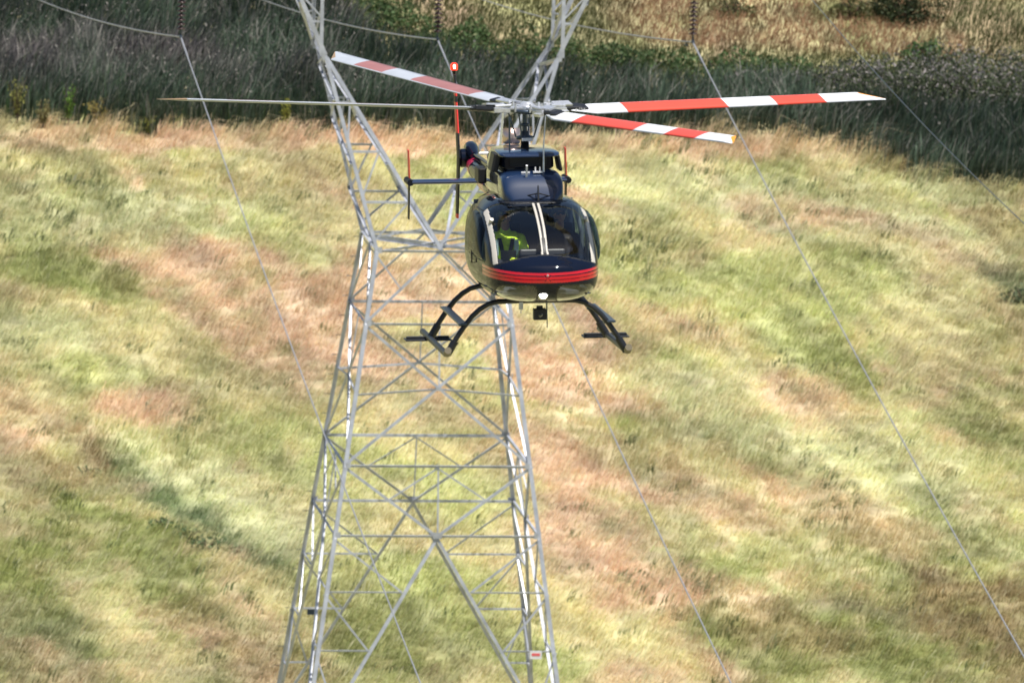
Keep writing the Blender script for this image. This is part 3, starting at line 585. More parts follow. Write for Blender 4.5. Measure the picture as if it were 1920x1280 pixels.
# blown-out bubble windows in the front doors
dv = np.maximum(rrect(Vv[:, 0], Vv[:, 2], .30, 3, 1.27, 1.83, .07), Vv[:, 0] - (1.78 - .9 * (Vv[:, 2] - 1.3))); q_ = np.clip(-dv / .2, 0, 1)
isd = np.zeros(len(Vv), bool); isd[[v for i in np.nonzero((cls == 5) & (cx_ > .25))[0] for v in faces[i]]] = True; isd[[v for i in np.nonzero(cls != 5)[0] for v in faces[i]]] = False
q_ = np.where(isd, q_, 0); Vv[:, 1] += np.sign(Vv[:, 1]) * .05 * np.sqrt(q_ * (2 - q_))
def sub_mesh(name, sel, mats, idx=None):
    ids = np.nonzero(sel)[0]; used = sorted({v for i in ids for v in faces[i]}); mp = {v: j for j, v in enumerate(used)}
    me = bpy.data.meshes.new(name); me.from_pydata([tuple(Vv[v]) for v in used], [], [[mp[v] for v in faces[i]] for i in ids])
    for mm in mats: me.materials.append(mm)
    if idx is not None: me.polygons.foreach_set('material_index', [idx[c] for c in cls[ids]])
    me.polygons.foreach_set('use_smooth', [True] * len(ids)); me.update()
    o = bpy.data.objects.new(name, me); C.objects.link(o); o.parent = heli; return o
bodysel = (cls == 0) | (cls == 2) | (cls == 3) | (cls == 6)
hullmats = [M['paint'], M['beige'], M['rubber'], M['red']]
fus = sub_mesh('fuselage', bodysel & (cx_ > -1.35), hullmats, {0: 0, 2: 1, 3: 2, 6: 3})
tb = sub_mesh('tail_boom', bodysel & (cx_ <= -1.35), [M['paint'], M['pink']], {0: 0, 3: 0, 2: 0, 6: 0})
for p in tb.data.polygons:
    c = p.center; u = c.x + .9 * (c.z - 1.75)
    if (-6.1 < u < -5.55) or (-4.35 < u < -3.6): p.material_index = 1
for o in (fus,):
    sm_ = o.modifiers.new('thickness', 'SOLIDIFY'); sm_.thickness = .018; sm_.offset = 1 if False else -1
for sgn in (1, -1):
    sub_mesh('roof_window', (cls == 7) & (cy_ * sgn > 0), [M['glass']])
    a = sub_mesh('windscreen', (cls == 1) & (cy_ * sgn > 0), [M['glass']])
    b = sub_mesh('chin_window', (cls == 4) & (cy_ * sgn > 0), [M['chin']])
    c = sub_mesh('door_window', (cls == 5) & (cy_ * sgn > 0) & (cx_ > .25), [M['dglass']])
    c = sub_mesh('cabin_window', (cls == 5) & (cy_ * sgn > 0) & (cx_ <= .25), [M['dglass']])
# cabin interior
b = MB(); b.bx((.75, 0, .86), (1.1, .62, .02)); hpart('cabin_floor', b, M['cabin'])
b = MB(); b.bx((-.25, 0, 1.38), (.02, .64, .50)); hpart('rear_bulkhead', b, M['cabin'])
b = MB(); b.bx((1.88, 0, 1.18), (.13, .36, .10)); b.box((1.80, 0, 1.34), ((1, 0, .35), (0, 1, 0), (-.35, 0, 1)), (.14, .30, .055)); b.bx((1.55, 0, 1.02), (.3, .13, .16)); ip = hpart('instrument_panel', b, M['black']); bevel(ip, .03, 3)
for yy in (-.18, 0, .18):
    b = MB(); b.lathe([(0, .0), (.05, 0), (.055, -.01)], (1.665, yy, 1.33), (-1, 0, .35)); b.build('gauge', M['white'], ip)
for yy in (-.34, .34):
    b = MB(); b.bx((.80, yy, .98), (.25, .23, .07)); b.box((.52, yy, 1.30), ((1, 0, .18), (0, 1, 0), (-.18, 0, 1)), (.06, .22, .33)); b.bx((.49, yy, 1.72), (.045, .12, .08)); st_ = hpart('seat', b, M['seat']); bevel(st_, .03, 3)
for sgn in (-1, 1):   # cream door posts and roof rails seen through the glass
    b = MB(); b.tube([(1.52, sgn * .60, 1.78), (1.2, sgn * .655, 1.5), (1.05, sgn * .67, 1.2), (1.0, sgn * .66, .95)], .026, 8); hpart('door_post', b, M['beige'])
    b = MB(); b.tube([(.28, sgn * .60, 1.86), (.28, sgn * .69, 1.5), (.28, sgn * .69, 1.0)], .03, 8); hpart('door_post', b, M['beige'])
b = MB(); b.tube([(1.62, -.30, .95), (1.55, -.30, 1.10), (1.48, -.30, 1.22)], .012, 6); hpart('cyclic_stick', b, M['black'])
b = MB(); b.tube([(1.60, .30, .95), (1.55, .30, 1.10), (1.48, .30, 1.22)], .012, 6); hpart('cyclic_stick', b, M['black'])
# door handles
for sgn in (-1, 1):
    b = MB(); yv = sgn * .80; b.tube([(.95, sgn * .74, 1.42), (.95, yv, 1.42), (.95, yv, 1.18), (.95, sgn * .745, 1.18)], .011, 6); hpart('door_handle', b, M['rubber'])
# upper cowling
def loft(sec, name, mat, n=48, cap=True):
    b = MB(); vs = []
    for x, zt, zb, w_, e in sec:
        zc = (zt + zb) / 2; hz = (zt - zb) / 2
        for k in range(n):
            t = 2 * math.pi * k / n; c, s = math.cos(t), math.sin(t); vs.append((x, math.copysign(abs(c) ** (2 / e), c) * w_, zc + math.copysign(abs(s) ** (2 / e), s) * hz))
    fs = [(i * n + k, i * n + (k + 1) % n, (i + 1) * n + (k + 1) % n, (i + 1) * n + k) for i in range(len(sec) - 1) for k in range(n)]
    b.add(vs, fs, 0, True)
    if cap: b.add(vs[:n], [tuple(range(n))[::-1]]); b.add(vs[-n:], [tuple(range(n))])
    return hpart(name, b, mat)
loft([(1.02, 1.99, 1.90, .28, 4), (.96, 2.12, 1.88, .37, 4), (.86, 2.24, 1.88, .395, 4.5), (.72, 2.295, 1.88, .40, 5), (.4, 2.31, 1.88, .405, 5), (-.6, 2.32, 1.88, .41, 4), (-1.4, 2.30, 1.85, .38, 3.2), (-2.1, 2.1, 1.8, .25, 2.4), (-2.5, 1.98, 1.78, .15, 2)], 'cowling', M['navy'])
loft([(.36, 2.48, 2.30, .30, 6), (.30, 2.485, 2.30, .335, 6), (-.5, 2.485, 2.30, .36, 5)], 'inlet_housing', M['paint'])
b = MB(); b.bx((.372, 0, 2.405), (.006, .235, .055)); hpart('air_inlet', b, M['rubber'])
loft([(.60, 2.50, 2.485, .30, 4), (.56, 2.53, 2.475, .37, 4), (.45, 2.545, 2.47, .395, 4), (.1, 2.55, 2.47, .40, 4), (-.5, 2.55, 2.46, .39, 3.5), (-1.2, 2.50, 2.1, .36, 3), (-2.0, 2.30, 1.95, .26, 2.5), (-2.6, 2.05, 1.9, .12, 2)], 'upper_cowling', M['navy'])
for sgn in (-1, 1):
    b = MB(); b.box((.12, sgn * .41, 2.39), ((1, 0, 0), (0, 1, .2 * sgn), (0, -.2 * sgn, 1)), (.20, .045 if sgn < 0 else .02, .12)); bevel(hpart('intake_screen', b, M['rubber']), .015)
b = MB(); b.bx((-.7, -.50, 2.16), (.22, .055, .10)); bevel(hpart('oil_cooler_outlet', b, M['rubber']), .02)
b = MB(); b.lathe([(.085, 0), (.115, .02), (.115, .20), (.10, .20), (.095, .03)], (-1.0, -.06, 2.52), (-.15, 0, 1)); hpart('exhaust_stack', b, M['exh'])
# wire cutter, antennas
b = MB(); b.box((.80, -.075, 2.20), ((1, 0, -.7), (0, 1, 0), (.42, 0, 1)), (.012, .012, .22)); b.bx((.90, -.07, 2.0), (.05, .045, .015)); b.bx((.72, -.075, 2.30), (.02, .055, .01)); hpart('wire_cutter', b, M['white'])
b = MB(); b.bx((.74, .08, 2.305), (.03, .06, .01)); b.tube([(.74, .05, 2.30), (.74, .05, 2.37)], .01, 6); b.tube([(.74, .11, 2.30), (.74, .11, 2.37)], .01, 6); hpart('pitot_tube', b, M['white'])
b = MB(); b.tube([(.70, .16, 2.30), (.68, .165, 2.62), (.62, .20, 3.02)], [.014, .010, .006], 6); hpart('whip_antenna', b, M['metal'])
b = MB(); b.tube([(1.10, .045, 1.97), (1.04, .05, 2.16)], [.016, .008], 6); b.tube([(1.06, .05, 2.06), (.98, .26, 2.0)], .008, 5); b.tube([(1.06, .05, 2.06), (.98, -.12, 2.02)], .008, 5); hpart('antenna', b, M['rubber'])
# mast, swashplate, hub
b = MB(); b.tube([(0, 0, 2.5), (0, 0, 3.08)], .030, 14); hpart('rotor_mast', b, M['dmetal'])
b = MB(); b.lathe([(.16, 2.50), (.14, 2.55), (.055, 2.56), (.05, 2.66), (0, 2.66)], (0, 0, 0)); hpart('mast_boot', b, M['rubber'])
b = MB(); b.lathe([(.03, 2.66), (.11, 2.665), (.115, 2.70), (.06, 2.72), (.055, 2.77), (.03, 2.77)], (0, 0, 0)); b.lathe([(.03, 2.83), (.055, 2.835), (.055, 2.87), (.03, 2.875)], (0, 0, 0)); hpart('swashplate', b, M['dmetal'])
b = MB(); b.bx((.09, .02, 2.67), (.03, .07, .02)); hpart('swashplate_lugs', b, M['white'])
for ang in (.53, .53 + 1.571, .53 + 3.142, .53 + 4.712):
    c, s = math.cos(ang + .6), math.sin(ang + .6); b = MB(); b.tube([(.12 * c, .12 * s, 2.69), (.22 * c, .22 * s, 3.0)], .010, 6); hpart('pitch_link', b, M['dmetal'])
b = MB(); b.tube([(.2, -.22, 2.5), (.2, -.22, 2.93)], [.012, .012], 6); b.bx((.2, -.22, 2.95), (.014, .014, .02)); hpart('control_rod', b, M['dmetal'])
rn = Vector((.0185, .0455, 1)).normalized(); e1 = Vector((0, 1, 0)).cross(rn).normalized(); e2 = rn.cross(e1); HI = HM.inverted()
def hub_mat(ang, cone, pitch):
    er = (e1 * math.cos(ang) + e2 * math.sin(ang)); et = rn.cross(er); er2 = (er * math.cos(cone) + rn * math.sin(cone)).normalized(); up = er2.cross(et)
    R = Matrix((er2, et, up)).transposed().to_4x4() @ Matrix.Rotation(pitch, 4, 'X'); R.translation = HUB; return HI @ R
b = MB()
for k in range(4):
    a = .53 + k * math.pi / 2; c, s = math.cos(a), math.sin(a)
    b.box((c * .26, s * .26, .02), ((c, s, 0), (-s, c, 0), (0, 0, 1)), (.27, .075, .018)); b.box((c * .42, s * .42, .0), ((c, s, 0), (-s, c, 0), (0, 0, 1)), (.12, .10, .035))
    b.tube([(c * .30 - s * .09, s * .30 + c * .09, .06), (c * .52 - s * .07, s * .52 + c * .07, .05)], .022, 8); b.tube([(c * .30 + s * .09, s * .30 - c * .09, .06), (c * .52 + s * .07, s * .52 - c * .07, .05)], .022, 8)
    for j in (-1, 1): b.tube([(c * .22 - s * .08 * j, s * .22 + c * .08 * j, -.02), (c * .22 - s * .08 * j, s * .22 + c * .08 * j, .085)], .017, 6)
b.lathe([(0, .10), (.06, .10), (.10, .06), (.13, .05), (.13, -.03), (.08, -.06), (0, -.06)], (0, 0, 0))
hb = hpart('rotor_hub', b, M['metal']); bevel(hb, .008); R_ = Matrix((e1, e2, rn)).transposed().to_4x4(); R_.translation = HUB; hb.matrix_local = HI @ R_
b = MB(); b.lathe([(.20, -.045), (.22, -.03), (.22, .0), (.19, .01)], (0, 0, 0)); dp = b.build('damper_ring', M['dmetal'], hb)
CH = .275
def airfoil():
    up = [(x, .6 * (.2969 * math.sqrt(x) - .126 * x - .3516 * x * x + .2843 * x ** 3 - .1036 * x ** 4)) for x in (0, .02, .06, .14, .3, .5, .75, 1)]
    return [(.25 - x, z) for x, z in up] + [(.25 - x, -z) for x, z in up[-2:0:-1]]
AF = airfoil()
BL = [('main rotor blade with crisp red and white bands pointing to the right', math.radians(20)), ('main rotor blade pointing back to the left, with red bands dulled to suggest motion blur', math.radians(-13)),
      ('main rotor blade pointing left, seen almost edge-on', math.radians(10)), ('main rotor blade pointing forward to the right with orange tip', math.radians(18))]
for k in range(4):
    bands = [(.62, .265, 0), (.265 * 5.335, .55 * 5.335, 1), (.55 * 5.335, .69 * 5.335, 0), (.69 * 5.335, .83 * 5.335, 1), (.83 * 5.335, .965 * 5.335, 0), (.965 * 5.335, 5.335, 2)]
    rs = [.62, .75, .95, 1.414, 1.414, 2.1, 2.934, 2.934, 3.681, 3.681, 4.428, 4.428, 4.9, 5.03, 5.03, 5.18, 5.335]; mi = [0, 0, 0, 0, 1, 1, 1, 0, 0, 1, 1, 0, 0, 0, 0, 0]
    b = MB(); nA = len(AF)
    def sect(r):
        ch = CH if r < 5.03 else CH * (1 - (r - 5.03) / .305 * .86); sh = -.75 * (CH - ch)
        if r < .95: ch = CH * (.45 + .55 * (r - .62) / .33); sh = 0
        tw_ = math.radians(3 - 6 * r / 5.3); ct, st = math.cos(tw_), math.sin(tw_)
        droop = .012 * (r / 5.3) ** 2 * 5
        return [(r, (y * ch + sh) * ct - (z * ch) * st, (y * ch + sh) * st + z * ch * ct + droop * 0) for y, z in AF]
    for i in range(len(rs) - 1):
        if rs[i + 1] - rs[i] < 1e-6: continue
        m_ = mi[min(i, len(mi) - 1)]
        steps = 4 if rs[i + 1] - rs[i] > .4 else 1
        for q in range(steps):
            ra = lerp(rs[i], rs[i + 1], q / steps); rb = lerp(rs[i], rs[i + 1], (q + 1) / steps)
            b.add(sect(ra) + sect(rb), [(j, (j + 1) % nA, nA + (j + 1) % nA, nA + j) for j in range(nA)], m_, True)
            if ra > 5.02:
                for j in (0, 1, 2, 3, nA - 1, nA - 2): b.m[len(b.m) - nA + j] = 2
            if m_ == 1:
                for j in (0, 1, *range(7, nA)): b.m[len(b.m) - nA + j] = 3
    b.add(sect(5.335), [tuple(range(nA))], 2); b.add(sect(.62), [tuple(range(nA))[::-1]], 0)
    # weld seams so shading stays smooth
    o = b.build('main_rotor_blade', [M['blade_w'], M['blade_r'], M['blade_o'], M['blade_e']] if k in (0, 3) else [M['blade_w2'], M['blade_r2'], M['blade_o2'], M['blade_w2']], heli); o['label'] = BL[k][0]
    o.matrix_local = hub_mat(.533 + k * math.pi / 2, .032, BL[k][1])
    b = MB(); b.box((.60, 0, 0), ((1, 0, 0), (0, 1, 0), (0, 0, 1)), (.20, .07, .038)); b.bx((.80, -.02, .0), (.08, .075, .032)); gp_ = b.build('blade_grip', M['black'], o); bevel(gp_, .02, 2)
    b = MB(); b.bx((.52, .02, .052), (.13, .06, .012)); b.bx((.48, -.11, .0), (.07, .035, .02)); b.build('grip_fitting', M['metal'], o)
    if k == 0:
        cu = bpy.data.curves.new('serial', 'FONT'); cu.body = '8124'; cu.size = .075; cu.extrude = .001; cu.align_x = 'CENTER'; cu.align_y = 'CENTER'
        t_ = bpy.data.objects.new('tmp', cu); C.objects.link(t_); bpy.context.view_layer.update(); me = bpy.data.meshes.new_from_object(t_.evaluated_get(bpy.context.evaluated_depsgraph_get())); bpy.data.objects.remove(t_)
        me.materials.append(M['white']); sn = bpy.data.objects.new('serial_number', me); C.objects.link(sn); sn.parent = o; sn.matrix_local = Matrix.Translation((.74, -.0975, .003)) @ Matrix.Rotation(math.pi / 2, 4, 'X')
# tail
b = MB(); b.tube([(-1.9, 0, 1.99), (-2.6, 0, 1.955), (-5.9, 0, 1.95)], [.07, .05, .045], 10); hpart('drive_shaft_cover', b, M['paint'])
b = MB(); b.tube([(-6.05, 0, 1.93), (-6.35, 0, 1.98), (-6.55, 0, 2.0), (-6.72, 0, 1.97)], [.06, .095, .10, .04], 14); bevel(hpart('gearbox', b, M['paint']), .01)
b = MB(); b.tube([(-6.42, -.15, 1.88), (-6.42, .02, 1.88)], .125, 20); b.tube([(-6.42, -.165, 1.88), (-6.42, -.15, 1.88)], [.10, .125], 20); bevel(hpart('fin_mount', b, M['paint']), .01)
def slab(name, outline, y0, th_, mats, mfn=None, n=1):
    # outline in x,z ; thin solid with tapered edge
    b = MB(); N = len(outline); c = (sum(p[0] for p in outline) / N, sum(p[1] for p in outline) / N)
    def ring(y, k): return [(c[0] + (x - c[0]) * k, y, c[1] + (z - c[1]) * (1 - (1 - k) * .15)) for x, z in outline]
    R1, R2, R3 = ring(y0 - th_, .8), ring(y0, 1), ring(y0 + th_, .8)
    b.add(R1, [tuple(range(N))]); b.add(R3, [tuple(range(N))[::-1]])
    for A, B in ((R1, R2), (R2, R3)): b.add(A + B, [(j, (j + 1) % N, N + (j + 1) % N, N + j) for j in range(N)])
    return b
def finx(z): return -6.40 - .42 * abs(z - 1.9) * (1 if z > 1.9 else .75)
zs = [1.06, 1.12, 1.5, 1.9, 2.22, 2.22, 2.62, 2.62, 2.70, 2.70, 2.82, 2.82, 2.98]; mis = [1, 0, 0, 0, 1, 1, 0, 0, 1, 1, 0, 0]
b = MB()
prof = [(.5, 0), (.42, .55), (.25, 1), (-.1, .8), (-.5, .1), (-.5, -.1), (-.1, -.8), (.25, -1), (.42, -.55)]
def fsec(z): ch = .42 - .10 * abs(z - 1.9); return [(finx(z) + x * ch, -.185 + y * .018, z) for x, y in prof]
for i in range(len(zs) - 1):
    if zs[i + 1] > zs[i]: b.add(fsec(zs[i]) + fsec(zs[i + 1]), [(j, (j + 1) % 9, 9 + (j + 1) % 9, 9 + j) for j in range(9)], mis[i], True)
b.add(fsec(zs[0]), [tuple(range(9))], 1); b.add(fsec(zs[-1]), [tuple(range(9))], 0)
hpart('vertical_fin', b, [M['finp'], M['finred']])
b = MB(); b.lathe([(.0, -.06), (.02, -.06), (.028, 0)], (finx(2.98), -.185, 3.03)); b.lathe([(.045, 0), (.05, .02), (.048, .075), (.03, .095), (0, .10)], (finx(2.98), -.185, 3.03), mi=1); bc = hpart('beacon', b, [M['black'], M['beacon']])
b = MB(); b.lathe([(0, .0), (.018, 0), (.02, .05), (0, .06)], (finx(2.98) + .036, -.185, 3.05), n=10); b.build('beacon_bulb', M['beaconc'], bc)
# horizontal stabiliser and end plates
b = MB(); pts = []
for y in (-1.03, 1.03): pts.append([(-4.46 + x * .50, y, 1.75 + z * .035) for x, z in prof])
b.add(pts[0] + pts[1], [(j, (j + 1) % 9, 9 + (j + 1) % 9, 9 + j) for j in range(9)], 0, True); b.add(pts[0], [tuple(range(9))]); b.add(pts[1], [tuple(range(9))[::-1]]); hpart('horizontal_stabiliser', b, M['navy'])
for sgn in (-1, 1):
    b = MB(); ztop, zmid, zbot = 2.16, 1.80, 1.24
    def psec(z): return [(-4.50 + x * (.28 - .08 * abs(z - 1.75)) - .22 * abs(z - 1.75), sgn * 1.045 + y * .009, z) for x, y in prof]
    for z0, z1, m_ in ((zbot, 1.45, 0), (1.45, zmid, 0), (zmid, ztop, 1)): b.add(psec(z0) + psec(z1), [(j, (j + 1) % 9, 9 + (j + 1) % 9, 9 + j) for j in range(9)], m_, True)
    b.add(psec(zbot), [tuple(range(9))], 0); b.add(psec(ztop), [tuple(range(9))], 1); b.tube([(-4.25, sgn * 1.05, 1.75), (-4.75, sgn * 1.05, 1.75)], .045, 8)
    hpart('end_plate', b, [M['finp'], M['finred']])
# tail rotor on the left side of the boom
b = MB(); b.tube([(-6.5, .08, 1.93), (-6.5, .40, 1.93)], .022, 10); b.tube([(-6.5, .33, 1.93), (-6.5, .42, 1.93)], .05, 10); hpart('tail_rotor_shaft', b, M['white'])
for sg in (1, -1):
    b = MB(); d = Vector((.60, 0, .80)) * sg; s2 = Vector((-.80, .35, .60)).normalized()
    q = [(.06, .04), (.14, .075), (.80, .075), (.83, .05)]; up = d.cross(s2).normalized(); vs = []
    for r, hh in q:
        c = Vector((-6.5, .385, 1.93)) + d * r; vs += [c + s2 * hh, c + up * .012, c - s2 * hh, c - up * .012]
    b.add(vs, [(i * 4 + j, i * 4 + (j + 1) % 4, i * 4 + 4 + (j + 1) % 4, i * 4 + 4 + j) for i in range(3) for j in range(4)] + [(3, 2, 1, 0), (12, 13, 14, 15)], 0); hpart('tail_rotor_blade', b, M['blade_w'])
# landing gear
def arc(x, yo=1):
    P = [(0, .70), (.30, .70), (.50, .695), (.62, .665), (.73, .60), (.83, .51), (.93, .385), (1.03, .24), (1.14, .06)]
    return [(x, -y, z) for y, z in P[::-1]] + [(x, y, z) for y, z in P[1:]]
for x in (1.2, -.9): b = MB(); b.tube(arc(x), .034, 12); b.tube([(x, -1.15, .03), (x, -1.05, .20)], .05, 10); b.tube([(x, 1.15, .03), (x, 1.05, .20)], .05, 10); hpart('cross_tube', b, M['black'])
for sgn in (-1, 1):
    y = sgn * 1.16; b = MB(); b.tube([(1.36, y, .09), (1.27, y, .045), (1.1, y, .03), (-1.75, y, .03)], [.04, .042, .042, .042], 12); sk = hpart('landing_skid', b, M['black'])
    b = MB(); b.tube([(1.40, y, .10), (1.28, y, .05)], [.046, .050], 12); b.build('toe_cap', pm('worn_brass', (.13, .11, .07), .45, .4), sk)
    b = MB(); b.bx((-1.15, y - .0, -.012), (.16, .30, .010)); b.bx((-1.15, y, .01), (.04, .28, .02)); bp_ = b.build('bear_paw', M['black'], sk); bevel(bp_, .01)
    b = MB(); b.box((.15, sgn * .955, .42), ((1, 0, 0), (0, 1, 0), (0, 0, 1)), (1.12, .055, .014)); b.bx((1.0, sgn * .93, .40), (.03, .05, .03)); b.bx((-.8, sgn * .93, .40), (.03, .05, .03)); bevel(hpart('boarding_step', b, M['dmetal']), .006)
# belly equipment
b = MB(); b.bx((1.55, .0, .56), (.07, .082, .070)); b.bx((1.55, 0, .64), (.03, .04, .03)); b.tube([(1.62, 0, .56), (1.635, 0, .56)], .03, 12); cb = bevel(hpart('belly_camera', b, M['black']), .008)
b = MB(); b.lathe([(0, .006), (.022, .004), (.026, 0)], (1.636, 0, .56), (1, 0, 0), n=12); b.build('lens', M['glass'], cb)
b = MB(); b.tube([(1.3, .12, .72), (1.3, .125, .36)], [.01, .006], 6); hpart('belly_antenna', b, M['dmetal'])
b = MB(); b.bx((1.2, -.20, .64), (.03, .025, .05)); b.tube([(1.2, -.2, .60), (1.2, -.2, .54)], .008, 6); hpart('tow_lug', b, M['metal'])
b = MB(); b.lathe([(.0, .03), (.06, .05), (.085, -.02), (.06, -.08), (0, -.1)], (2.37, -.05, .90), (1, 0, -.12)); ll = hpart('landing_light', b, M['metal'])
b = MB(); b.lathe([(0, .062), (.03, .06), (.055, .045)], (2.37, -.05, .90), (1, 0, -.12)); b.build('bulb', M['lamp'], ll)
b = MB()
for yy, zz in ((-.28, 1.30), (.28, 1.30), (0, 1.14)): b.lathe([(0, .02), (.012, .015), (.014, 0)], (2.27 if yy else 2.50, yy, zz + (.01 if yy else 0)), (1, 0, .5), n=10)
hpart('nose_fastener', b, M['metal'])

# ------------------------------------------------------------------ people
def remesh(prims, voxel=.007, smooth=3):
    """one continuous surface grown round tapered capsules and ellipsoids"""
    b = MB()
    for p in prims:
        if p[0] == 'c':
            _, a, c, ra, rb = p[:5]; a = Vector(a); c = Vector(c); d = (c - a).normalized(); pts = []; rr = []
            for t in (-1, -.7, -.35): pts.append(a + d * ra * t); rr.append(max(ra * math.sqrt(max(0, 1 - t * t)), .001))
            pts += [a, c]; rr += [ra, rb]
            for t in (.35, .7, 1): pts.append(c + d * rb * t); rr.append(max(rb * math.sqrt(max(0, 1 - t * t)), .001))
            b.tube(pts, rr, 16, sq=p[5] if len(p) > 5 else (1, 1))
        else:
            _, c, r = p; n = 18; c = Vector(c); vs = []; fs = []
            for i in range(n + 1):
                ph = math.pi * i / n
                for k in range(n): t = 2 * math.pi * k / n; vs.append(c + V(r[0] * math.sin(ph) * math.cos(t), r[1] * math.sin(ph) * math.sin(t), r[2] * math.cos(ph)))
            for i in range(n):
                for k in range(n): fs.append((i * n + k, (i + 1) * n + k, (i + 1) * n + (k + 1) % n, i * n + (k + 1) % n))
            b.add(vs, fs)
    o = b.build('tmp', M['skin']); md = o.modifiers.new('r', 'REMESH'); md.mode = 'VOXEL'; md.voxel_size = voxel; md.use_smooth_shade = True
    s_ = o.modifiers.new('s', 'SMOOTH'); s_.iterations = smooth; s_.factor = .5
    bpy.context.view_layer.update(); me = bpy.data.meshes.new_from_object(o.evaluated_get(bpy.context.evaluated_depsgraph_get())); bpy.data.objects.remove(o)
    return me
def mobj(name, me, mat, parent):
    me.materials.clear(); me.materials.append(mat); o = bpy.data.objects.new(name, me); C.objects.link(o); o.parent = parent; return o
def person(loc, label, shirt_m, trouser_m, helmet_m, glove_m, arms, harness, turn=0):
    e = empty('person', HM @ Matrix.Translation(loc)); tag(e, label, 'person')
    torso = [('e', (0, 0, .04), (.13, .17, .12)), ('c', (.0, 0, .08), (-.03, 0, .30), .125, .135, (1.25, .85)), ('c', (-.03, -.08, .40), (-.03, .08, .40), .12, .12)]
    head = [('c', (-.02, 0, .50), (.0, 0, .62), .06, .055), ('e', (.015, 0, .745), (.098, .078, .118)), ('e', (.045, 0, .68), (.06, .055, .055)), ('e', (.118, 0, .725), (.022, .014, .026)),
            ('e', (.10, 0, .685), (.018, .026, .008)), ('e', (.095, .032, .752), (.014, .017, .010)), ('e', (.095, -.032, .752), (.014, .017, .010)), ('e', (0, .08, .735), (.02, .012, .03)), ('e', (0, -.08, .735), (.02, .012, .03))]
    armp = []; hands = []; sleeves = []
    for s, (el, wr) in zip((-1, 1), arms):
        sh = V(-.03, s * .195, .43); el = V(*el); wr = V(*wr); sleeves += [('c', sh, el, .062, .048), ('c', el, lerp(el, wr, .9), .048, .036)]
        d = (wr - el).normalized(); side = V(0, 1, 0).cross(d).normalized(); across = d.cross(side).normalized(); palm = wr + d * .055
        hands += [('c', lerp(el, wr, .6), wr, .034, .027), ('c', wr, palm + d * .02, .028, .036, (1.15, .6))]
        for q in range(4):
            base = palm + d * .035 + across * (q - 1.5) * .019; L = (.034, .038, .036, .028)[q]; k1 = base + d * L + side * (-.008); k2 = k1 + d * L * .4 - side * L * .7 * -1 * -1; k3 = k2 - side * L * .6 - d * L * .3
            hands += [('c', base, k1, .0095, .009), ('c', k1, k2, .009, .0085), ('c', k2, k3, .0085, .0075)]
        tb0 = palm - across * .03 * s; tb1 = tb0 - across * .03 * s + d * .02 - side * .01; hands += [('c', tb0, tb1, .012, .0105), ('c', tb1, tb1 + d * .028 - side * .012, .0105, .009)]
    legs = []
    for s in (-1, 1): legs += [('c', (.02, s * .09, .03), (.44, s * .14, .15), .082, .06), ('c', (.44, s * .14, .15), (.72, s * .13, -.08), .058, .042)]
    feet = []
    for s in (-1, 1): feet += [('c', (.72, s * .13, -.09), (.90, s * .14, -.02), .042, .036)]
    arm_in = [(p[0], p[1], p[2], p[3] * .8, p[4] * .8) for p in sleeves]
    mobj('body', remesh(torso + head + arm_in + hands + legs + feet, .0065, 2), M['skin'], e)
    tp = [('e', (0, 0, .05), (.14, .18, .12)), ('c', (.0, 0, .08), (-.03, 0, .30), .138, .147, (1.25, .87)), ('c', (-.03, -.085, .405), (-.03, .085, .405), .13, .13), ('c', (-.03, 0, .46), (-.02, 0, .55), .09, .065)]
    mobj('shirt', remesh(tp + [(p[0], p[1], p[2], p[3] * 1.12, p[4] * 1.15) for p in sleeves], .009), shirt_m, e)
    mobj('trousers', remesh([('e', (.0, 0, .0), (.15, .185, .11))] + [(p[0], p[1], p[2], p[3] * 1.1, p[4] * 1.15) for p in legs], .010), trouser_m, e)
    mobj('boots', remesh([(p[0], p[1], p[2], p[3] * 1.2, p[4] * 1.2) for p in feet], .009), M['dark'], e)
    if glove_m: mobj('gloves', remesh([(p[0], p[1], p[2], p[3] * 1.1, p[4] * 1.1) + tuple(p[5:]) for p in hands], .0055, 1), glove_m, e)
    me = remesh([('e', (-.015, 0, .785), (.118, .102, .105)), ('e', (-.03, .085, .735), (.045, .028, .05)), ('e', (-.03, -.085, .735), (.045, .028, .05)), ('c', (.07, -.05, .80), (.07, .05, .80), .035, .035)], .008)
    hm = mobj('helmet', me, helmet_m, e)
    b = MB(); b.tube([(.0, -.10, .71), (.08, -.075, .675), (.128, -.03, .672)], [.006, .005, .012], 6); b.build('microphone', M['rubber'], hm)
    b = MB(); b.box((.108, 0, .755), ((1, 0, .1), (0, 1, 0), (0, 0, 1)), (.008, .058, .018)); v_ = b.build('sunglasses', M['rubber'], hm); bevel(v_, .006)
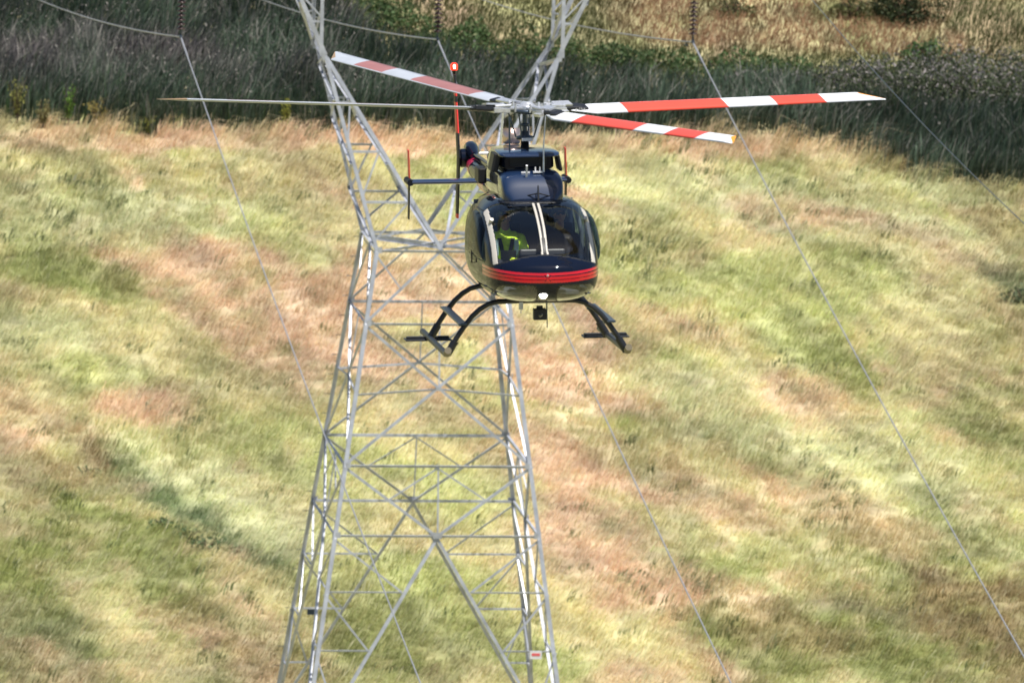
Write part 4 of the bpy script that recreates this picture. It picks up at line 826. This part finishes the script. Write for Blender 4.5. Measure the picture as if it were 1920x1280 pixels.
    if harness:
        b = MB()
        for s in (-1, 1):
            for p, q in (((-.05, s * .10, .545), (.095, s * .085, .43)), ((.095, s * .085, .43), (.112, s * .045, .25)), ((.112, s * .045, .25), (.13, s * .01, .12))):
                p, q = Vector(p), Vector(q); d = (q - p).normalized(); n_ = V(1, 0, .1); sd_ = d.cross(n_).normalized(); b.box((p + q) / 2 + V(.012, 0, 0), (d, sd_, d.cross(sd_)), ((q - p).length / 2 + .008, .026, .004))
        b.bx((.145, 0, .11), (.012, .03, .03)); b.build('harness', M['rubber'], e)
    return e
pl = person((.80, -.35, 1.03), 'person in the left window in a lime hi-vis top with dark harness straps and helmet', M['hivis'], M['dark'], M['hel'] if 'hel' in M else pm('navy_helmet', (.015, .03, .07), .25, 0, .5), pm('yellow_glove', (.70, .86, .04), .7),
    (((.08, -.27, .18), (.28, -.20, .16)), ((.10, .27, .20), (.36, .12, .18))), True)
b = MB(); b.tube([(-.03, -.20, .40), (.0, -.235, .30)], .072, 14, caps=False); b.tube([(-.03, .20, .40), (.0, .235, .30)], .072, 14, caps=False); b.build('sleeve_patch', M['refl'], pl)
b = MB(); b.box((.118, -.13, .33), ((0, 0, 1), (0, 1, 0), (1, 0, 0)), (.10, .028, .010)); b.box((.118, .13, .33), ((0, 0, 1), (0, 1, 0), (1, 0, 0)), (.10, .028, .010)); b.build('reflective_band', M['refl'], pl)
b = MB(); b.bx((.30, -.02, .22), (.012, .10, .075)); tb_ = b.build('kneeboard', M['black'], None); tb_.matrix_world = HM @ Matrix.Translation((.86, -.33, 1.05)) ; tag(tb_, 'black tablet held in the lap of the person in the hi-vis top', 'tablet')
person((.80, .35, 1.03), 'person in the right window in dark clothes and a dark helmet', M['dark'], M['dark'], pm('black_helmet', (.01, .014, .03), .3, 0, .5), None,
    (((.10, -.27, .20), (.38, -.12, .14)), ((.08, .27, .18), (.32, .20, .14))), True)
scn.render.resolution_x = 1024; scn.render.resolution_y = 682
scn.cycles.max_bounces = 8; scn.cycles.transparent_max_bounces = 12
